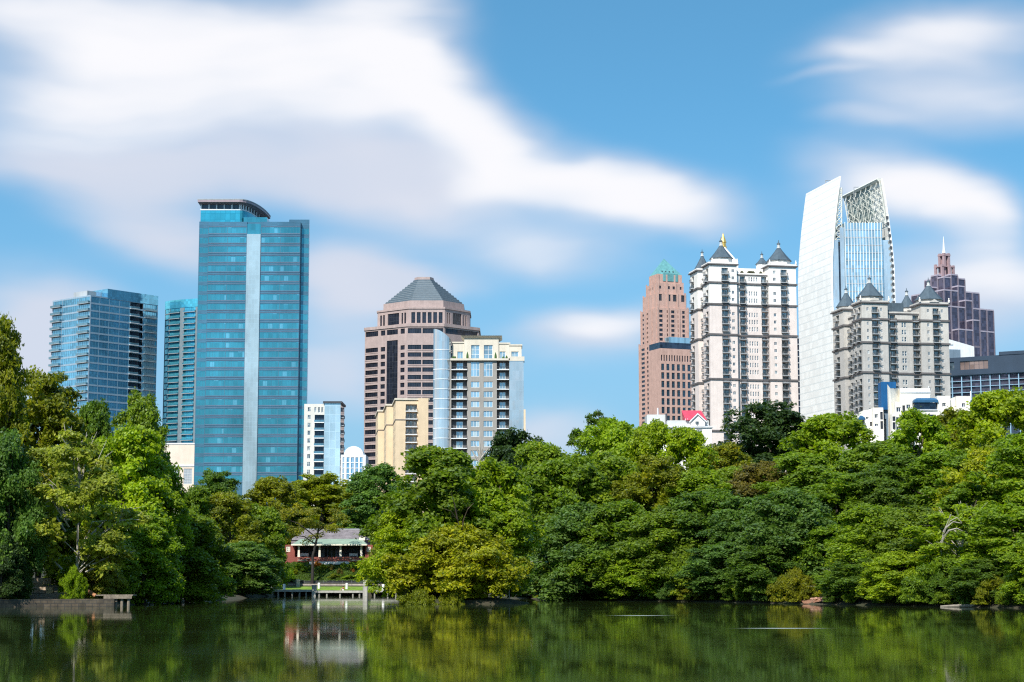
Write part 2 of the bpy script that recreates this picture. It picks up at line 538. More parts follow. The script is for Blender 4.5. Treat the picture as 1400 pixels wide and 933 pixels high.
# ---- narrow cyan condo behind the teal tower
def cyan_condo():
    b = Bld('glass_tower', 'narrow cyan glass condo tower left of the tall teal tower, with balcony slabs', 'tower', 226, 1045, 0, 413)
    pts = [(226, 4), (232.5, 0), (247, -4), (252, -5), (268, -8), (271.5, -8.5), (284, -11)]
    P = [(b.Lx(p, y), y) for p, y in pts]
    P += [(P[-1][0], 30), (P[0][0] + 1, 32)]
    zt = b.Z(422)
    zs = [(zt - 3.26 * k - 2.7, zt - 3.26 * k) for k in range(24)]
    ops = {}
    for i in (0, 1, 3, 5):
        F = b.face(P[i], P[i + 1]); o = ops.setdefault(i, [])
        b.bands(F, .25, F.L - .2, zs, G_CYAN, M_FRT, o, .25, max(2, int(F.L / 1.5)))
    mb = MB(); shell(b, mb, P, 0, zt, ops, .25)
    b.part('frame_wall', mb, [mat('grey_blue_concrete', (.16, .21, .24), .6, .1)])
    mb = MB(); mb.prism(off(P, .08), zt - .2, b.Z(411.3))
    b.part('crown_screen', mb, G_CYAN)
    for i in (1, 3):
        F = b.face(P[i], P[i + 1])
        for a, c in zs:
            b.balcony(F, .0, F.L - .05, a - .2, M_SLABG, M_RAILC, 1.0, .2, .8, 4, 0, 1)
    b.done()

def low_beige():
    b = Bld('low_building', 'low pale beige block at the left foot of the tall teal tower', 'building', 215, 1008, 0, 606)
    x1 = b.Lx(275); zt = b.Z(606.5); zl = b.Z(637)
    P = [(0, 0), (x1, 0), (x1, 18), (0, 18)]
    F = b.face(P[0], P[1]); ops = []
    z0 = b.Z(662)
    for p, q in ((217, 224), (236, 246), (252, 263.5), (266, 273)):
        b.window(F, F.u(p), F.u(q), z0, b.Z(641), mat('louvre', (.33, .37, .41), .5), M_FRW, .3, 2, 6, .1, 'louvre', ops)
    mb = MB(); shell(b, mb, P, 0, zt, {0: ops})
    b.part('wall', mb, M_BEIGELO)
    mb = MB(); fbox(mb, F, -.3, x1 + .3, zl - .4, zl + .4, .02, .35); b.part('ledge', mb, M_SLABW)
    mb = MB(); mb.prism(off(P, .25), zt - .5, zt + .25); b.part('coping', mb, M_SLABW)
    b.done()

# ---- the tall teal tower
def teal_tower():
    b = Bld('office_tower', 'tallest blue-green glass tower with a white vertical strip and curved roof canopy', 'tower', 285, 985, 0, 303)
    zm = b.Z(303.5)
    x = {p: b.Lx(p) for p in (285, 338, 357, 411)}
    x2 = {p: b.Lx(p, 2.5) for p in (272.5, 285)}
    x3 = {p: b.Lx(p, 3.5) for p in (395, 411, 423)}
    zA = [b.Z(311 + 13.05 * k) for k in range(27)]
    zs = [(z - 3.15, z) for z in zA]
    P = [(x[285], 0), (x[338], 0), (x[338], 1.2), (x[357], 1.2), (x[357], 0), (x[411], 0), (x[411], 40), (x[285], 40)]
    ops = {0: [], 4: []}
    for i in (0, 4):
        F = b.face(P[i], P[i + 1])
        h = F.L / 2
        b.bands(F, .3, h - .08, zs, G_TEAL, M_FRT, ops[i], .12, 6)
        b.bands(F, h + .08, F.L - .3, zs, G_TEAL, M_FRT, ops[i], .12, 6)
    mb = MB(); shell(b, mb, P, 0, zm, ops, .12); b.part('wing_wall', mb, G_TEAL2)
    # thin projecting ledges under each band
    mb = MB()
    for i in (0, 4):
        F = b.face(P[i], P[i + 1])
        for a, c in zs:
            fbox(mb, F, .1, F.L - .1, a - .5, a - .22, -.05, .22)
            fbox(mb, F, .1, F.L - .1, c + .3, c + .5, -.05, .16)
    o = b.part('ledges', mb, M_SPAN); o['kind'] = 'stuff'
    mb = MB(); mb.box(x[338] + .05, x[357] - .05, -.6, 1.1, 0, b.Z(320.5)); b.part('white_strip', mb, G_WHITE)
    mb = MB(); mb.box(x[338] + .05, x[357] - .05, .3, 1.15, b.Z(320.2), b.Z(306)); b.part('strip_head', mb, G_TEAL)
    for nm, xa, xb, ya, zt in (('left_return', x2[272.5], x[285] - .02, 2.5, b.Z(302)), ('right_return', x[411] + .02, x3[423], 3.5, b.Z(300.5, 0, 3.5))):
        Q = [(xa, ya), (xb, ya), (b.Lx(423.4, 40) if xb > 20 else xb, 40), (xa, 40)]
        F = b.face(Q[0], Q[1]); oo = []
        b.bands(F, .25, F.L - .2, [z for z in zs if z[1] < zt - .5], G_TEAL, M_FRT, oo, .12, 3)
        F2 = b.face(Q[1], Q[2]); o2 = []
        mb = MB(); shell(b, mb, Q, 0, zt, {0: oo}, .12); b.part('return_wall', mb, G_TEAL2)
    mb = MB(); mb.box(x3[395], x[411], 4.5, 16, zm - .2, b.Z(300.5, 0, 4.5)); b.part('roof_screen', mb, G_TEAL2)
    mb = MB(); mb.box(b.Lx(333, 3), b.Lx(365, 3), 3, 14, zm - .2, b.Z(297.3, 0, 3)); b.part('plant_room', mb, G_TEAL)
    # crown and canopy
    D = 44
    xa, xb, xe = b.Lx(274, 4), b.Lx(328, 4), b.Lx(361, 4 + D)
    arc = lambda d: [(xb + (xe - xb + d) * math.sin(t), 4 + D - (D + d) * math.cos(t)) for t in np.linspace(0, math.pi / 2, 11)]
    crown = [(xa, 4)] + arc(0) + [(xa, 4 + D)]
    z1, z2, z3, z4 = b.Z(285), b.Z(278.3), b.Z(276), b.Z(271.7)
    mb = MB(); mb.prism(crown, zm - .3, z1); b.part('crown_glass', mb, glass('crown_glass', (.05, .36, .45), (2.7, 3.6), .6, .06, .15, .12, (.02, .22, .3)))
    inn = off(crown, -.5)
    mb = MB(); mb.prism(inn, z1, z2 + .2); b.part('clerestory', mb, G_DARK)
    mb = MB()
    mb.prism(off(crown, .1), z1 - .25, z1 + .35)
    F = b.face(crown[0], crown[1])
    for k in range(6):
        u = .3 + (F.L - .6) * k / 5
        fbox(mb, F, u - .35, u + .35, z1 + .3, z2 + .2, -.45, .08)
    for k in range(1, 11):
        F = b.face(crown[k], crown[k + 1]); fbox(mb, F, F.L / 2 - .35, F.L / 2 + .35, z1 + .3, z2 + .2, -.45, .08)
    b.part('clerestory_posts', mb, M_SLABW)
    cano = [(b.Lx(270, 1), 1)] + arc(3.2) + [(xa - 2.5, 6 + D)]
    mb = MB(); mb.frustum(off(crown, -.2), z2, cano, z3, 0); b.part('soffit', mb, M_MAUVE)
    mb = MB(); mb.prism(off(cano, .15), z3 + .05, z4 - .5); b.part('canopy', mb, mat('mauve_fascia', (.34, .27, .30), .5, .08))
    mb = MB(); mb.prism(off(cano, .3), z4 - .5, z4); b.part('canopy_rim', mb, M_SLABG)
    b.done()

def cream_glass_pair():
    b = Bld('apartment_tower', 'slim apartment tower right of the teal tower, half cream wall, half pale blue glass', 'tower', 444, 930, 0, 552)
    zt = b.Z(552.5); xl, xr = b.Lx(416), b.Lx(466)
    P = [(xl, 0), (0, 0), (0, 22), (xl, 22)]
    F = b.face(P[0], P[1]); ops = []
    for k in range(11):
        z = b.Z(563 + 10.7 * k)
        b.window(F, F.u(421), F.u(425), z, z + 2.2, G_WIN, M_FRW, .3, 2, 1, .1, 'window', ops)
        if k == 0:
            for p in (431, 436, 440.5): b.window(F, F.u(p - 1), F.u(p + 1.6), z - .5, z + 2.2, G_WIN, M_FRW, .3, 2, 1, .1, 'window', ops)
        else:
            u0, u1 = F.u(430.5), F.u(443.6)
            b.window(F, u0, u1, z - 1.2, z + 2.3, G_DKBLUE, M_FRD, 1.4, 4, 1, .12, 'balcony_door', ops)
            b.balcony(F, u0 - .2, u1, z - 1.3, M_SLABW, M_RAILW, .9, .45, 1.05, 5, -.3, 1)
    mb = MB(); shell(b, mb, P, 0, zt, {0: ops}, 1.4); b.part('wall', mb, mat('pale_cream_render', (.62, .60, .55), .85, .06, .3, streak=.07))
    Q = [(0.03, -1.2), (xr, -1.2), (xr, 20), (.03, 20)]
    mb = MB(); mb.prism(Q, 0, zt + .2); b.part('glass_bay', mb, glass('pale_cyan_glass', (.50, .63, .69), (3., 4.25), .5, .07, .1, .12, (.75, .85, .9)))
    mb = MB(); mb.prism(off(Q, .7), zt + .2, zt + 1.2); b.part('roof_lid', mb, M_FRD)
    F2 = b.face(Q[1], Q[2])
    for k in range(10):
        b.balcony(F2, 1, 7, b.Z(571 + 10.7 * k), M_SLABG, M_RAIL, 1.6, .3)
    b.done()

def arch_block():
    b = Bld('apartment_block', 'small white apartment block with an arched top, left of the brown banded tower', 'building', 466, 915, 0, 622)
    zt = b.Z(622); xr = b.Lx(500)
    P = [(0, 0), (xr, 0), (xr, 18), (0, 18)]
    F = b.face(P[0], P[1]); ops = []
    for k in range(6):
        for p, q in ((468.5, 471), (474, 478), (480, 484), (486, 490), (492, 496)):
            z = b.Z(632.5 + 7.6 * k)
            b.window(F, F.u(p), F.u(q), z, z + 2.5, G_BLUE, M_FRW, .35, 2, 1, .12, 'window', ops)
    mb = MB(); shell(b, mb, P, 0, zt, {0: ops}, .35); b.part('wall', mb, M_SLABW)
    u0, u1 = F.u(470), F.u(496.5)
    c, w, h = (u0 + u1) / 2, (u1 - u0) / 2, b.Z(610) - zt
    top = [(c + w * math.cos(t), zt + h * math.sin(t)) for t in np.linspace(0, math.pi, 13)]
    mb = MB()
    for (xa, za), (xb, zb) in zip(top, top[1:]):
        mb.poly([(xa, 1, za), (xa, 16, za), (xb, 16, zb), (xb, 1, zb)])
    mb.poly([(p[0], 1, p[1]) for p in top]); mb.poly([(p[0], 16, p[1]) for p in reversed(top)])
    b.part('arched_roof', mb, M_SLABW)
    b.done()

# ---- brown octagonal office tower
def banded_tower():
    b = Bld('office_tower', 'pinkish-brown office tower with dark window bands and a stepped grey octagonal roof', 'tower', 578, 1000, 0, 443)
    X = b.Lx
    def octa(a, c, d, e, y1, y2, yb):
        f = [(X(a, y2), y2), (X(c, y1), y1), (X(d, y1), y1), (X(e, y2), y2)]
        w = yb
        return f + [(f[3][0], w - (y2 - y1)), (f[2][0], w), (f[1][0], w), (f[0][0], w - (y2 - y1))]
    main = octa(499, 557, 607, 655, 0, 17, 60)
    zm = b.Z(443.5)
    ops = {0: [], 1: [], 2: [], 3: []}
    pit = 4.05
    z0 = b.Z(461.5)
    rows = [(z0 + 2.2, z0 + 5.0)] + [(z0 - pit * k - 2.4, z0 - pit * k) for k in range(1, 30)]
    F = b.face(main[0], main[1])
    us = [F.u(p) for p in (500, 517, 520.8, 526.8, 529, 544, 547.8, 553.5)]
    for i, r in enumerate(rows):
        b.window(F, us[0], us[1], *r, G_DARK, M_FRD, .5, 6, 1, .08, 'window_band', ops[0])
        b.window(F, us[2], us[3], *r, G_DARK, M_FRD, .5, 2, 1, .08, 'window', ops[0])
        b.window(F, us[6], us[7], *r, G_DARK, M_FRD, .5, 2, 1, .08, 'window', ops[0])
    b.window(F, us[4], us[5], z0 - pit * 29, z0 - .9, G_DARK, M_FRD, .35, 4, 40, .1, 'glazed_strip', ops[0])
    b.window(F, us[4], us[5], *rows[0], G_DARK, M_FRD, .35, 4, 1, .1, 'window', ops[0])
    F = b.face(main[1], main[2])
    h = F.u(577)
    for r in rows:
        b.window(F, .3, h - .3, *r, G_DARK, M_FRD, .5, 6, 1, .08, 'window_band', ops[1])
        b.window(F, h + .3, F.L - .3, *r, G_DARK, M_FRD, .5, 8, 1, .08, 'window_band', ops[1])
    F = b.face(main[2], main[3])
    for r in rows[:6]:
        b.window(F, 1, F.L - 1, *r, G_DARK, M_FRD, .5, 8, 1, .08, 'window_band', ops[2])
    mb = MB(); shell(b, mb, main, 0, zm, ops, .5); b.part('wall', mb, M_GRANITE)
    ring(b, main, zm - .5, .5, 1.6, M_GRANITE, 'parapet')
    # projecting sill courses, left side
    mb = MB()
    for i in (0, 1, 2):
        F = b.face(main[i], main[i + 1])
        for r in rows[1:]:
            if i == 0:
                fbox(mb, F, .1, us[1] + .2, r[0] - .55, r[0] - .15, -.05, .18)
            else:
                fbox(mb, F, .1, F.L - .1, r[0] - .55, r[0] - .15, -.05, .18)
    o = b.part('sill_courses', mb, M_GRANITE); o['kind'] = 'stuff'
    t2 = octa(516, 559, 608, 642, 4, 19, 56)
    z2 = b.Z(420.5, 0, 4)
    za, zb = zm + 1.2, b.Z(427, 0, 4)
    o2 = {0: [], 1: [], 2: []}
    F = b.face(t2[0], t2[1])
    for p, q in ((519.5, 522), (523.5, 526), (548.8, 551), (552.5, 555)): b.window(F, F.u(p), F.u(q), za, zb, G_DARK, M_FRD, .5, 1, 3, .08, 'window', o2[0])
    b.window(F, F.u(530), F.u(545.5), za, zb + .3, G_DARK, M_FRD, .5, 4, 3, .1, 'window', o2[0])
    F = b.face(t2[1], t2[2])
    for k in range(6):
        p = 562.3 + 7.5 * k
        b.window(F, F.u(p), F.u(p + 5.2), za, zb, G_DARK, M_FRD, .5, 2, 3, .08, 'window', o2[1])
    F = b.face(t2[2], t2[3])
    for p, q in ((611, 612.6), (613.8, 615.4), (633.5, 635), (636.5, 638)): b.window(F, F.u(p), F.u(q), za, zb, G_DARK, M_FRD, .5, 1, 3, .08, 'window', o2[2])
    b.window(F, F.u(619), F.u(631), za, zb + .3, G_DARK, M_FRD, .5, 4, 3, .1, 'window', o2[2])
    mb = MB(); shell(b, mb, t2, zm - .2, z2, o2, .5); b.part('upper_drum', mb, M_GRANITE)
    ring(b, t2, z2 - .3, .45, 1.0, M_GRANITE, 'cornice')
    t3 = octa(524, 561, 606, 634, 7, 21, 53)
    z3 = b.Z(411, 0, 7)
    mb = MB(); mb.prism(t3, z2 - .1, z3); b.part('roof_base', mb, M_GRANITE)
    # stepped roof
    r0 = np.array(octa(526, 562, 605, 632.5, 8, 22, 52))
    r1 = np.array(octa(567, 571.5, 587, 591.5, 24, 27, 36))
    zt = b.Z(383.5, 0, 26)
    mb = MB(); n = 11
    for k in range(n):
        a, c = k / n, (k + .42) / n
        pa, pc = r0 + (r1 - r0) * a, r0 + (r1 - r0) * c
        ha, hb = z3 + (zt - z3) * k / n, z3 + (zt - z3) * (k + 1) / n
        mb.frustum([tuple(q) for q in pa], ha, [tuple(q) for q in pc], hb)
    b.part('stepped_roof', mb, M_SLATE)
    for k in range(1, n):
        mb = MB(); pa = r0 + (r1 - r0) * ((k - .58) / n)
        mb.prism(off([tuple(q) for q in pa], .12), z3 + (zt - z3) * k / n - .28, z3 + (zt - z3) * k / n + .02)
        b.part('roof_lip', mb, mat('roof_lip_metal', (.20, .235, .26), .6, .1) if k == 1 else MATS['roof_lip_metal'])
    mb = MB(); mb.prism(off([tuple(q) for q in r1], .3), zt - .1, zt + 1.5); b.part('roof_cap', mb, M_GRANITE)
    b.done()

def beige_condo():
    b = Bld('apartment_block', 'sunlit beige apartment block with one balcony column, below the brown banded tower', 'building', 541, 760, 6, 546)
    zt = b.Z(546.5); xr = b.Lx(585.5)
    pit = 3.17
    blocks = [(0, 0, 26), (b.Lx(528.5, 26), 26, 54), (b.Lx(517, 54), 54, 84)]
    for i, (x0, y0, y1) in enumerate(blocks):
        x1 = xr if i == 0 else x0 + 5
        P = [(x0, y1), (x0, y0), (x1, y0), (x1, y1)]
        ops = {0: [], 1: []}
        if i == 0:
            F = b.face(P[1], P[2])
            ub = (F.u(554.8), F.u(570.4))
            for k in range(14):
                z = zt - 4.6 - pit * k
                b.window(F, ub[0], ub[1], z, z + 2.75, G_DOOR, M_SLABG, 1.7, 3, 1, .5, 'balcony_door', ops[1])
                b.balcony(F, ub[0] - .1, ub[1] + .1, z, M_SLABW, M_RAIL, .7, .32, 1., 9, 0.02)
                b.window(F, F.u(575), F.u(577.6), z + .5, z + 2.2, G_WIN, M_FRW, .25, 1, 2, .1, 'window', ops[1])
        F = b.face(P[0], P[1])
        for k in range(13):
            z = zt - 4.2 - pit * k
            for u in (F.L * .25, F.L * .62, F.L * .88):
                b.window(F, u - 1.1, u + 1.1, z, z + 1.9, G_DARK, M_FRD, .3, 2, 1, .1, 'window', ops[0])
        mb = MB()
        for j in range(4):
            F = b.face(P[j], P[(j + 1) % 4])
            wall(mb, F, 0, F.L, 0, zt, ops.get(j, ()), 1.7 if (j == 1 and i == 0) else .25)
        mb.poly([(p[0], p[1], zt) for p in P])
        b.part('wall', mb, M_BEIGE)
        ring(b, P, zt + .2, .45, .7, M_CREAM, 'cornice')
        ring(b, P, zt - 8.2, .15, .35, M_TRIMD, 'string_course')
    F = b.face((0, 0), (xr, 0))
    mb = MB(); mb.prism([(F.u(572), -.9), (xr, -.9), (xr, -.02), (F.u(572), -.02)], 0, zt + .6); b.part('pier', mb, M_BEIGE)
    b.done()

# ---- grey and glass condo, middle
def bay_condo():
    b = Bld('apartment_tower', 'grey apartment tower with a rounded pale glass corner bay and cream penthouse', 'tower', 616.5, 700, 0, 492)
    X = b.Lx
    zt = b.Z(492); xr = X(715.5); pit = 3.69
    P = [(-3.2, 3), (0, 0), (xr, 0), (xr, 24), (-3.2, 24)]
    F = b.face(P[1], P[2]); ops = []
    zf = [b.Z(505.2) - pit * k for k in range(12)]
    for k, z in enumerate(zf):
        for (pa, pb, wa, wb) in ((617.2, 638.7, 624, 633), (679.3, 696, 683, 691)):
            ua, ub = F.u(pa), F.u(pb)
            ops.append((ua, ub, z, z + 3.35))
            # recessed back wall, door and slab
            mbk = ('back', round(ub - ua, 2))
            w = round(ub - ua, 2)
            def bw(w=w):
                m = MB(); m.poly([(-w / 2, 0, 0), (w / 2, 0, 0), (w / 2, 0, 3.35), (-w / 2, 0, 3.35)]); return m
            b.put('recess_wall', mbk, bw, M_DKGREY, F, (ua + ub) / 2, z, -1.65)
            b.window(F, F.u(wa), F.u(wb), z + .1, z + 2.6, G_WINB, M_FRW, 1.6, 2, 1, .14, 'balcony_door')
            b.balcony(F, ua, ub, z, M_SLABW, M_RAIL, .5, .3, 1., 12, .03)
        for pa, pb in ((643.8, 655.6), (661.2, 673.6)):
            if k == 1:
                continue
            h0 = (z + .55) if k != 0 else zf[1] + 1.0
            b.window(F, F.u(pa), F.u(pb), h0, z + 2.75, G_WINB, M_FRW, .3, 3, 2 if k == 0 else 1, .1, 'window', ops)
    mb = MB(); shell(b, mb, P, 0, zt, {1: ops}, 1.7); b.part('wall', mb, M_GREY)
    # glazed right bay
    mb = MB(); fbox(mb, F, F.u(696.4), xr + .1, 0, b.Z(494), -4, .7); b.part('glass_bay', mb, G_PALE)
    mb = MB(); fbox(mb, F, F.u(695.5), xr + .4, b.Z(494), b.Z(488), -6, .9); b.part('bay_cornice', mb, M_CREAM)
    mb = MB(); fbox(mb, F, -.2, F.u(697), zt - .35, zt + .4, -2, .9); b.part('terrace_ledge', mb, M_CREAM)
    # round bay with slanted top
    cx, r = (X(592.2) + X(616.4)) / 2, (X(616.4) - X(592.2)) / 2
    n = 20; cy = r * .55
    za, zb = b.Z(449.7), b.Z(464)
    mb = MB(); ptsb = []
    for k in range(n + 1):
        a = math.pi + 2 * math.pi * k / n
        x, y = cx + r * math.cos(a), cy + r * math.sin(a)
        ptsb.append((x, y, za + (zb - za) * max(0, (x - cx + r) / (2 * r)) ** 1.6))
    acc = 0
    for p, q in zip(ptsb, ptsb[1:]):
        L = math.dist(p[:2], q[:2])
        mb.poly([(p[0], p[1], 0), (q[0], q[1], 0), q, p], 0, [(acc, 0), (acc + L, 0), (acc + L, q[2]), (acc, p[2])])
        acc += L
    mb.poly(ptsb[:-1])
    b.part('round_glass_bay', mb, G_PALE)
    mb = MB()
    for k in range(0, 14):
        z = zf[0] + 2 * pit - pit * k - .1
        if z > zb - .3: continue
        prev = None
        mb.lathe(cx, cy, [(r + .02, z - .15), (r + .12, z - .1), (r + .12, z + .1), (r + .02, z + .15)], 20)
    b.part('bay_floor_lines', mb, M_SLABW)
    # penthouse
    zp = b.Z(462.3, 0, 3)
    Q = [(X(634.6, 2.5), 2.5), (X(681.7, 2.5), 2.5), (X(681.7, 2.5), 14), (X(634.6, 2.5), 14)]
    Fp = b.face(Q[0], Q[1]); op = []
    for pa, pb in ((644, 655.4), (661.5, 673.6)):
        b.window(Fp, Fp.u(pa), Fp.u(pb), zt + .4, b.Z(470.8), G_WINB, M_FRW, .5, 2, 3, .12, 'penthouse_window', op)
    mb = MB(); shell(b, mb, Q, zt, zp, {0: op}, .5); b.part('penthouse', mb, M_CREAM)
    mb = MB(); mb.frustum(off(Q, .3), zp - .1, off(Q, 1.3), zp + .7); b.part('penthouse_roof', mb, M_CREAM)
    for pa, pb, pt, w in ((618.3, 634.5, 468.5, (625.2, 633)), (681.8, 696.6, 469.6, (683, 691)), (696.7, 713, 472, (699, 709))):
        Q = [(X(pa, 3), 3), (X(pb, 3), 3), (X(pb, 3), 13), (X(pa, 3), 13)]
        Fp = b.face(Q[0], Q[1]); op = []
        b.window(Fp, Fp.u(w[0]), Fp.u(w[1]), zt + .6, b.Z(479.5), G_WINB, M_FRW, .4, 2, 1, .12, 'penthouse_window', op)
        mb = MB(); shell(b, mb, Q, zt, b.Z(pt, 0, 3), {0: op}, .4); b.part('penthouse_wing', mb, M_CREAM)
        ring(b, Q, b.Z(pt, 0, 3), .3, .5, M_CREAM, 'wing_coping')
    mb = MB()
    for p, h in ((639, 2.6), (677.5, 2.4), (619.5, 1.1), (622, 1.), (692.5, 1.2), (688, .9)):
        mb.lathe(X(p, .5), .5, [(.25, zt + .4), (.5, zt + .7), (.42, zt + .5 + h * .5), (.05, zt + .5 + h)], 7)
    b.part('terrace_plants', mb, mat('terrace_green', (.05, .11, .03), .8, .3))
    # left side balconies
    Fs = b.face((-3.2, 24), (-3.2, 3))
    for k, z in enumerate(zf):
        b.balcony(Fs, 13, 19, z + .6, M_SLABW, M_RAIL, 1.6, .3, 1., 6)
    mb = MB(); mb.box(X(715.9, -1), X(718.5, -1), -1, 14, 0, b.Z(560, 0, -1)); b.part('side_wing', mb, M_BEIGE)
    b.done()
def pink_tower():
    b = Bld('office_tower', 'pink stone tower with setbacks and a pointed green copper pyramid roof', 'tower', 898, 1150, 21, 420)
    zr = b.zr
    tiers = [(873.3, 898.5, 944, 466, None), (876, 898, 942, 420.5, 466), (879.5, 898.5, 938.5, 401, 420.5), (884, 899, 935, 387, 401), (888.5, 899.5, 932.5, 374.5, 387)]
    zprev = 0
    allP = []
    for i, (pl, pc, pr, pt, pb) in enumerate(tiers):
        ins = [0, 1.2, 2.6, 4.2, 5.8][i]
        y0 = ins
        x0 = b.Lx(pc, y0)
        xr = b.Lx(pr, y0)
        W = b.W(x0, 0)
        yl = solve(b.W(x0, 0), (-b.s, b.c), pl, zr)
        P = [(x0, yl), (x0, y0), (xr, y0), (xr, yl)]
        allP.append(P)
        zt = Zc(pt, b.W(x0, y0)[1])
        A, B = b.face(P[0], P[1]), b.face(P[1], P[2])
        oa, ob = [], []
        if i == 0:
            for k in range(20):
                z = zt - 4 - 2.86 * k
                for u, w in ((.12, 3.2), (.42, 1.4), (.62, 1.4)):
                    b.window(A, A.L * u, A.L * u + w * 1.6, z, z + 1.5, G_DARK, M_FRD, .35, 1, 1, .06, 'window', oa)
                b.window(A, A.L * .86 - 1, A.L * .86 + 3.4, z, z + 1.8, G_DARK, M_FRD, .35, 1, 1, .06, 'window', oa)
        if i == 1:
            for k in range(14):
                z = Zc(421 + 6.4 * k, b.W(*P[1])[1])
                if z < zprev + .2: continue
                if k >= 0 and z + 1.7 < zt - .3:
                    for p, w in ((903.6, 4.6), (912.6, 2.2), (919.8, 4.6), (927.6, 2.2), (934.4, 3.6)):
                        u0 = B.u(p - w / 2); u1 = B.u(p + w / 2)
                        b.window(B, u0, u1, z, z + 1.8, G_DARK, M_FRD, .4, 2 if w > 4 else 1, 1, .06, 'window', ob)
                    for u in (.1, .3, .36, .62):
                        b.window(A, A.L * u, A.L * u + 2.2, z, z + 1.3, G_DARK, M_FRD, .3, 1, 1, .05, 'window', oa)
        if i == 2:
            z0, z1 = Zc(411.2, b.W(*P[1])[1]), Zc(402, b.W(*P[1])[1])
            for p, w in ((902.2, 6.), (914.6, 5), (922.8, 5), (934, 5)):
                b.window(B, B.u(p - w / 2), B.u(p + w / 2), z0, z1, G_DARK, M_FRD, .5, 3, 1, .35, 'tall_window', ob)
        if i == 3:
            z0, z1 = Zc(394.6, b.W(*P[1])[1]), Zc(390.6, b.W(*P[1])[1])
            for p, w in ((902.5, 3.6), (914, 4.6), (922.4, 5), (931, 2.4)):
                b.window(B, B.u(p - w / 2), B.u(p + w / 2), z0, z1, G_DARK, M_FRD, .4, 2, 1, .1, 'window', ob)
            for u in (.2, .35, .55):
                b.window(A, A.L * u, A.L * u + 1, z0, z0 + 1.5, G_DARK, M_FRD, .3, 1, 1, .05, 'window', oa)
        mb = MB()
        shell(b, mb, P, max(0, zprev - .05), zt, {0: oa, 1: ob}, .4)
        b.part('wall', mb, M_PINK)
        for s_ in (0, .33, .66, .93):                       # corner piers stepping up past each setback
            for Fq in (A, B):
                mb = MB(); fbox(mb, Fq, Fq.L * s_, Fq.L * s_ + 1.1, max(0, zprev), zt + (.9 if i < 4 else -.3), .02, .38)
                b.part('pier', mb, M_PINK)
        zprev = zt
    P = allP[-1]
    Q = off(P, -.05)
    cx, cy = sum(p[0] for p in Q) / 4, sum(p[1] for p in Q) / 4
    zb = zprev
    ap = (b.Lx(908.3, cy), cy, Zc(352.5, b.W(0, cy)[1]))
    mb = MB(); mb.cone(Q, zb + .03, ap); b.part('pyramid_roof', mb, M_COPPER)
    B = b.face(P[1], P[2])
    mb = MB(); fbox(mb, B, B.u(906.8), B.u(927), Zc(384, b.W(*P[1])[1]), zb + .6, -.5, .35)
    b.part('copper_gable', mb, M_COPPER)
    mb = MB()
    for p in (906.5, 911.5, 916.5, 921.5):
        u = B.u(p); fbox(mb, B, u - .3, u + .3, zb + 1.4, zb + 2.3, -2.2, -.7)
    b.part('roof_vents', mb, M_FRD)
    # lower annex in front with glass top storeys
    fy = -7
    Y = b.W(0, fy)[1]
    x0, x1 = b.Lx(901.8, fy), b.Lx(956, fy)
    P = [(x0, fy + 16), (x0, fy), (x1, fy), (x1, fy + 16)]
    F = b.face(P[1], P[2])
    z = lambda py: Zc(py, Y)
    zt = z(476.4)
    op = []
    for k in range(14):
        p = 903 + 3.55 * k
        b.window(F, F.u(p), F.u(p + 1.7), z(493.5), z(485.3), G_DARK, M_FRD, .4, 1, 2, .06, 'window', op)
    for r in range(9):
        for k in range(7):
            p = 903.2 + 7.15 * k
            b.window(F, F.u(p), F.u(p + 4.1), z(506.3 + 11.8 * r), z(497.4 + 11.8 * r), G_DKBLUE, M_FRT, .4, 2, 2, .08, 'window', op)
    mb = MB(); shell(b, mb, P, 0, zt, {1: op}, .4); b.part('annex_wall', mb, M_PINK)
    mb = MB(); mb.prism(off(P, -.15), zt + .05, z(468)); b.part('annex_glass_storey', mb, G_DKBLUE)
    Q = [(b.Lx(914, fy + 2), fy + 14), (b.Lx(914, fy + 2), fy + 2), (x1, fy + 2), (x1, fy + 14)]
    mb = MB(); mb.prism(Q, z(468) + .03, z(459.8)); b.part('annex_upper_glass', mb, G_SAIL)
    b.done()

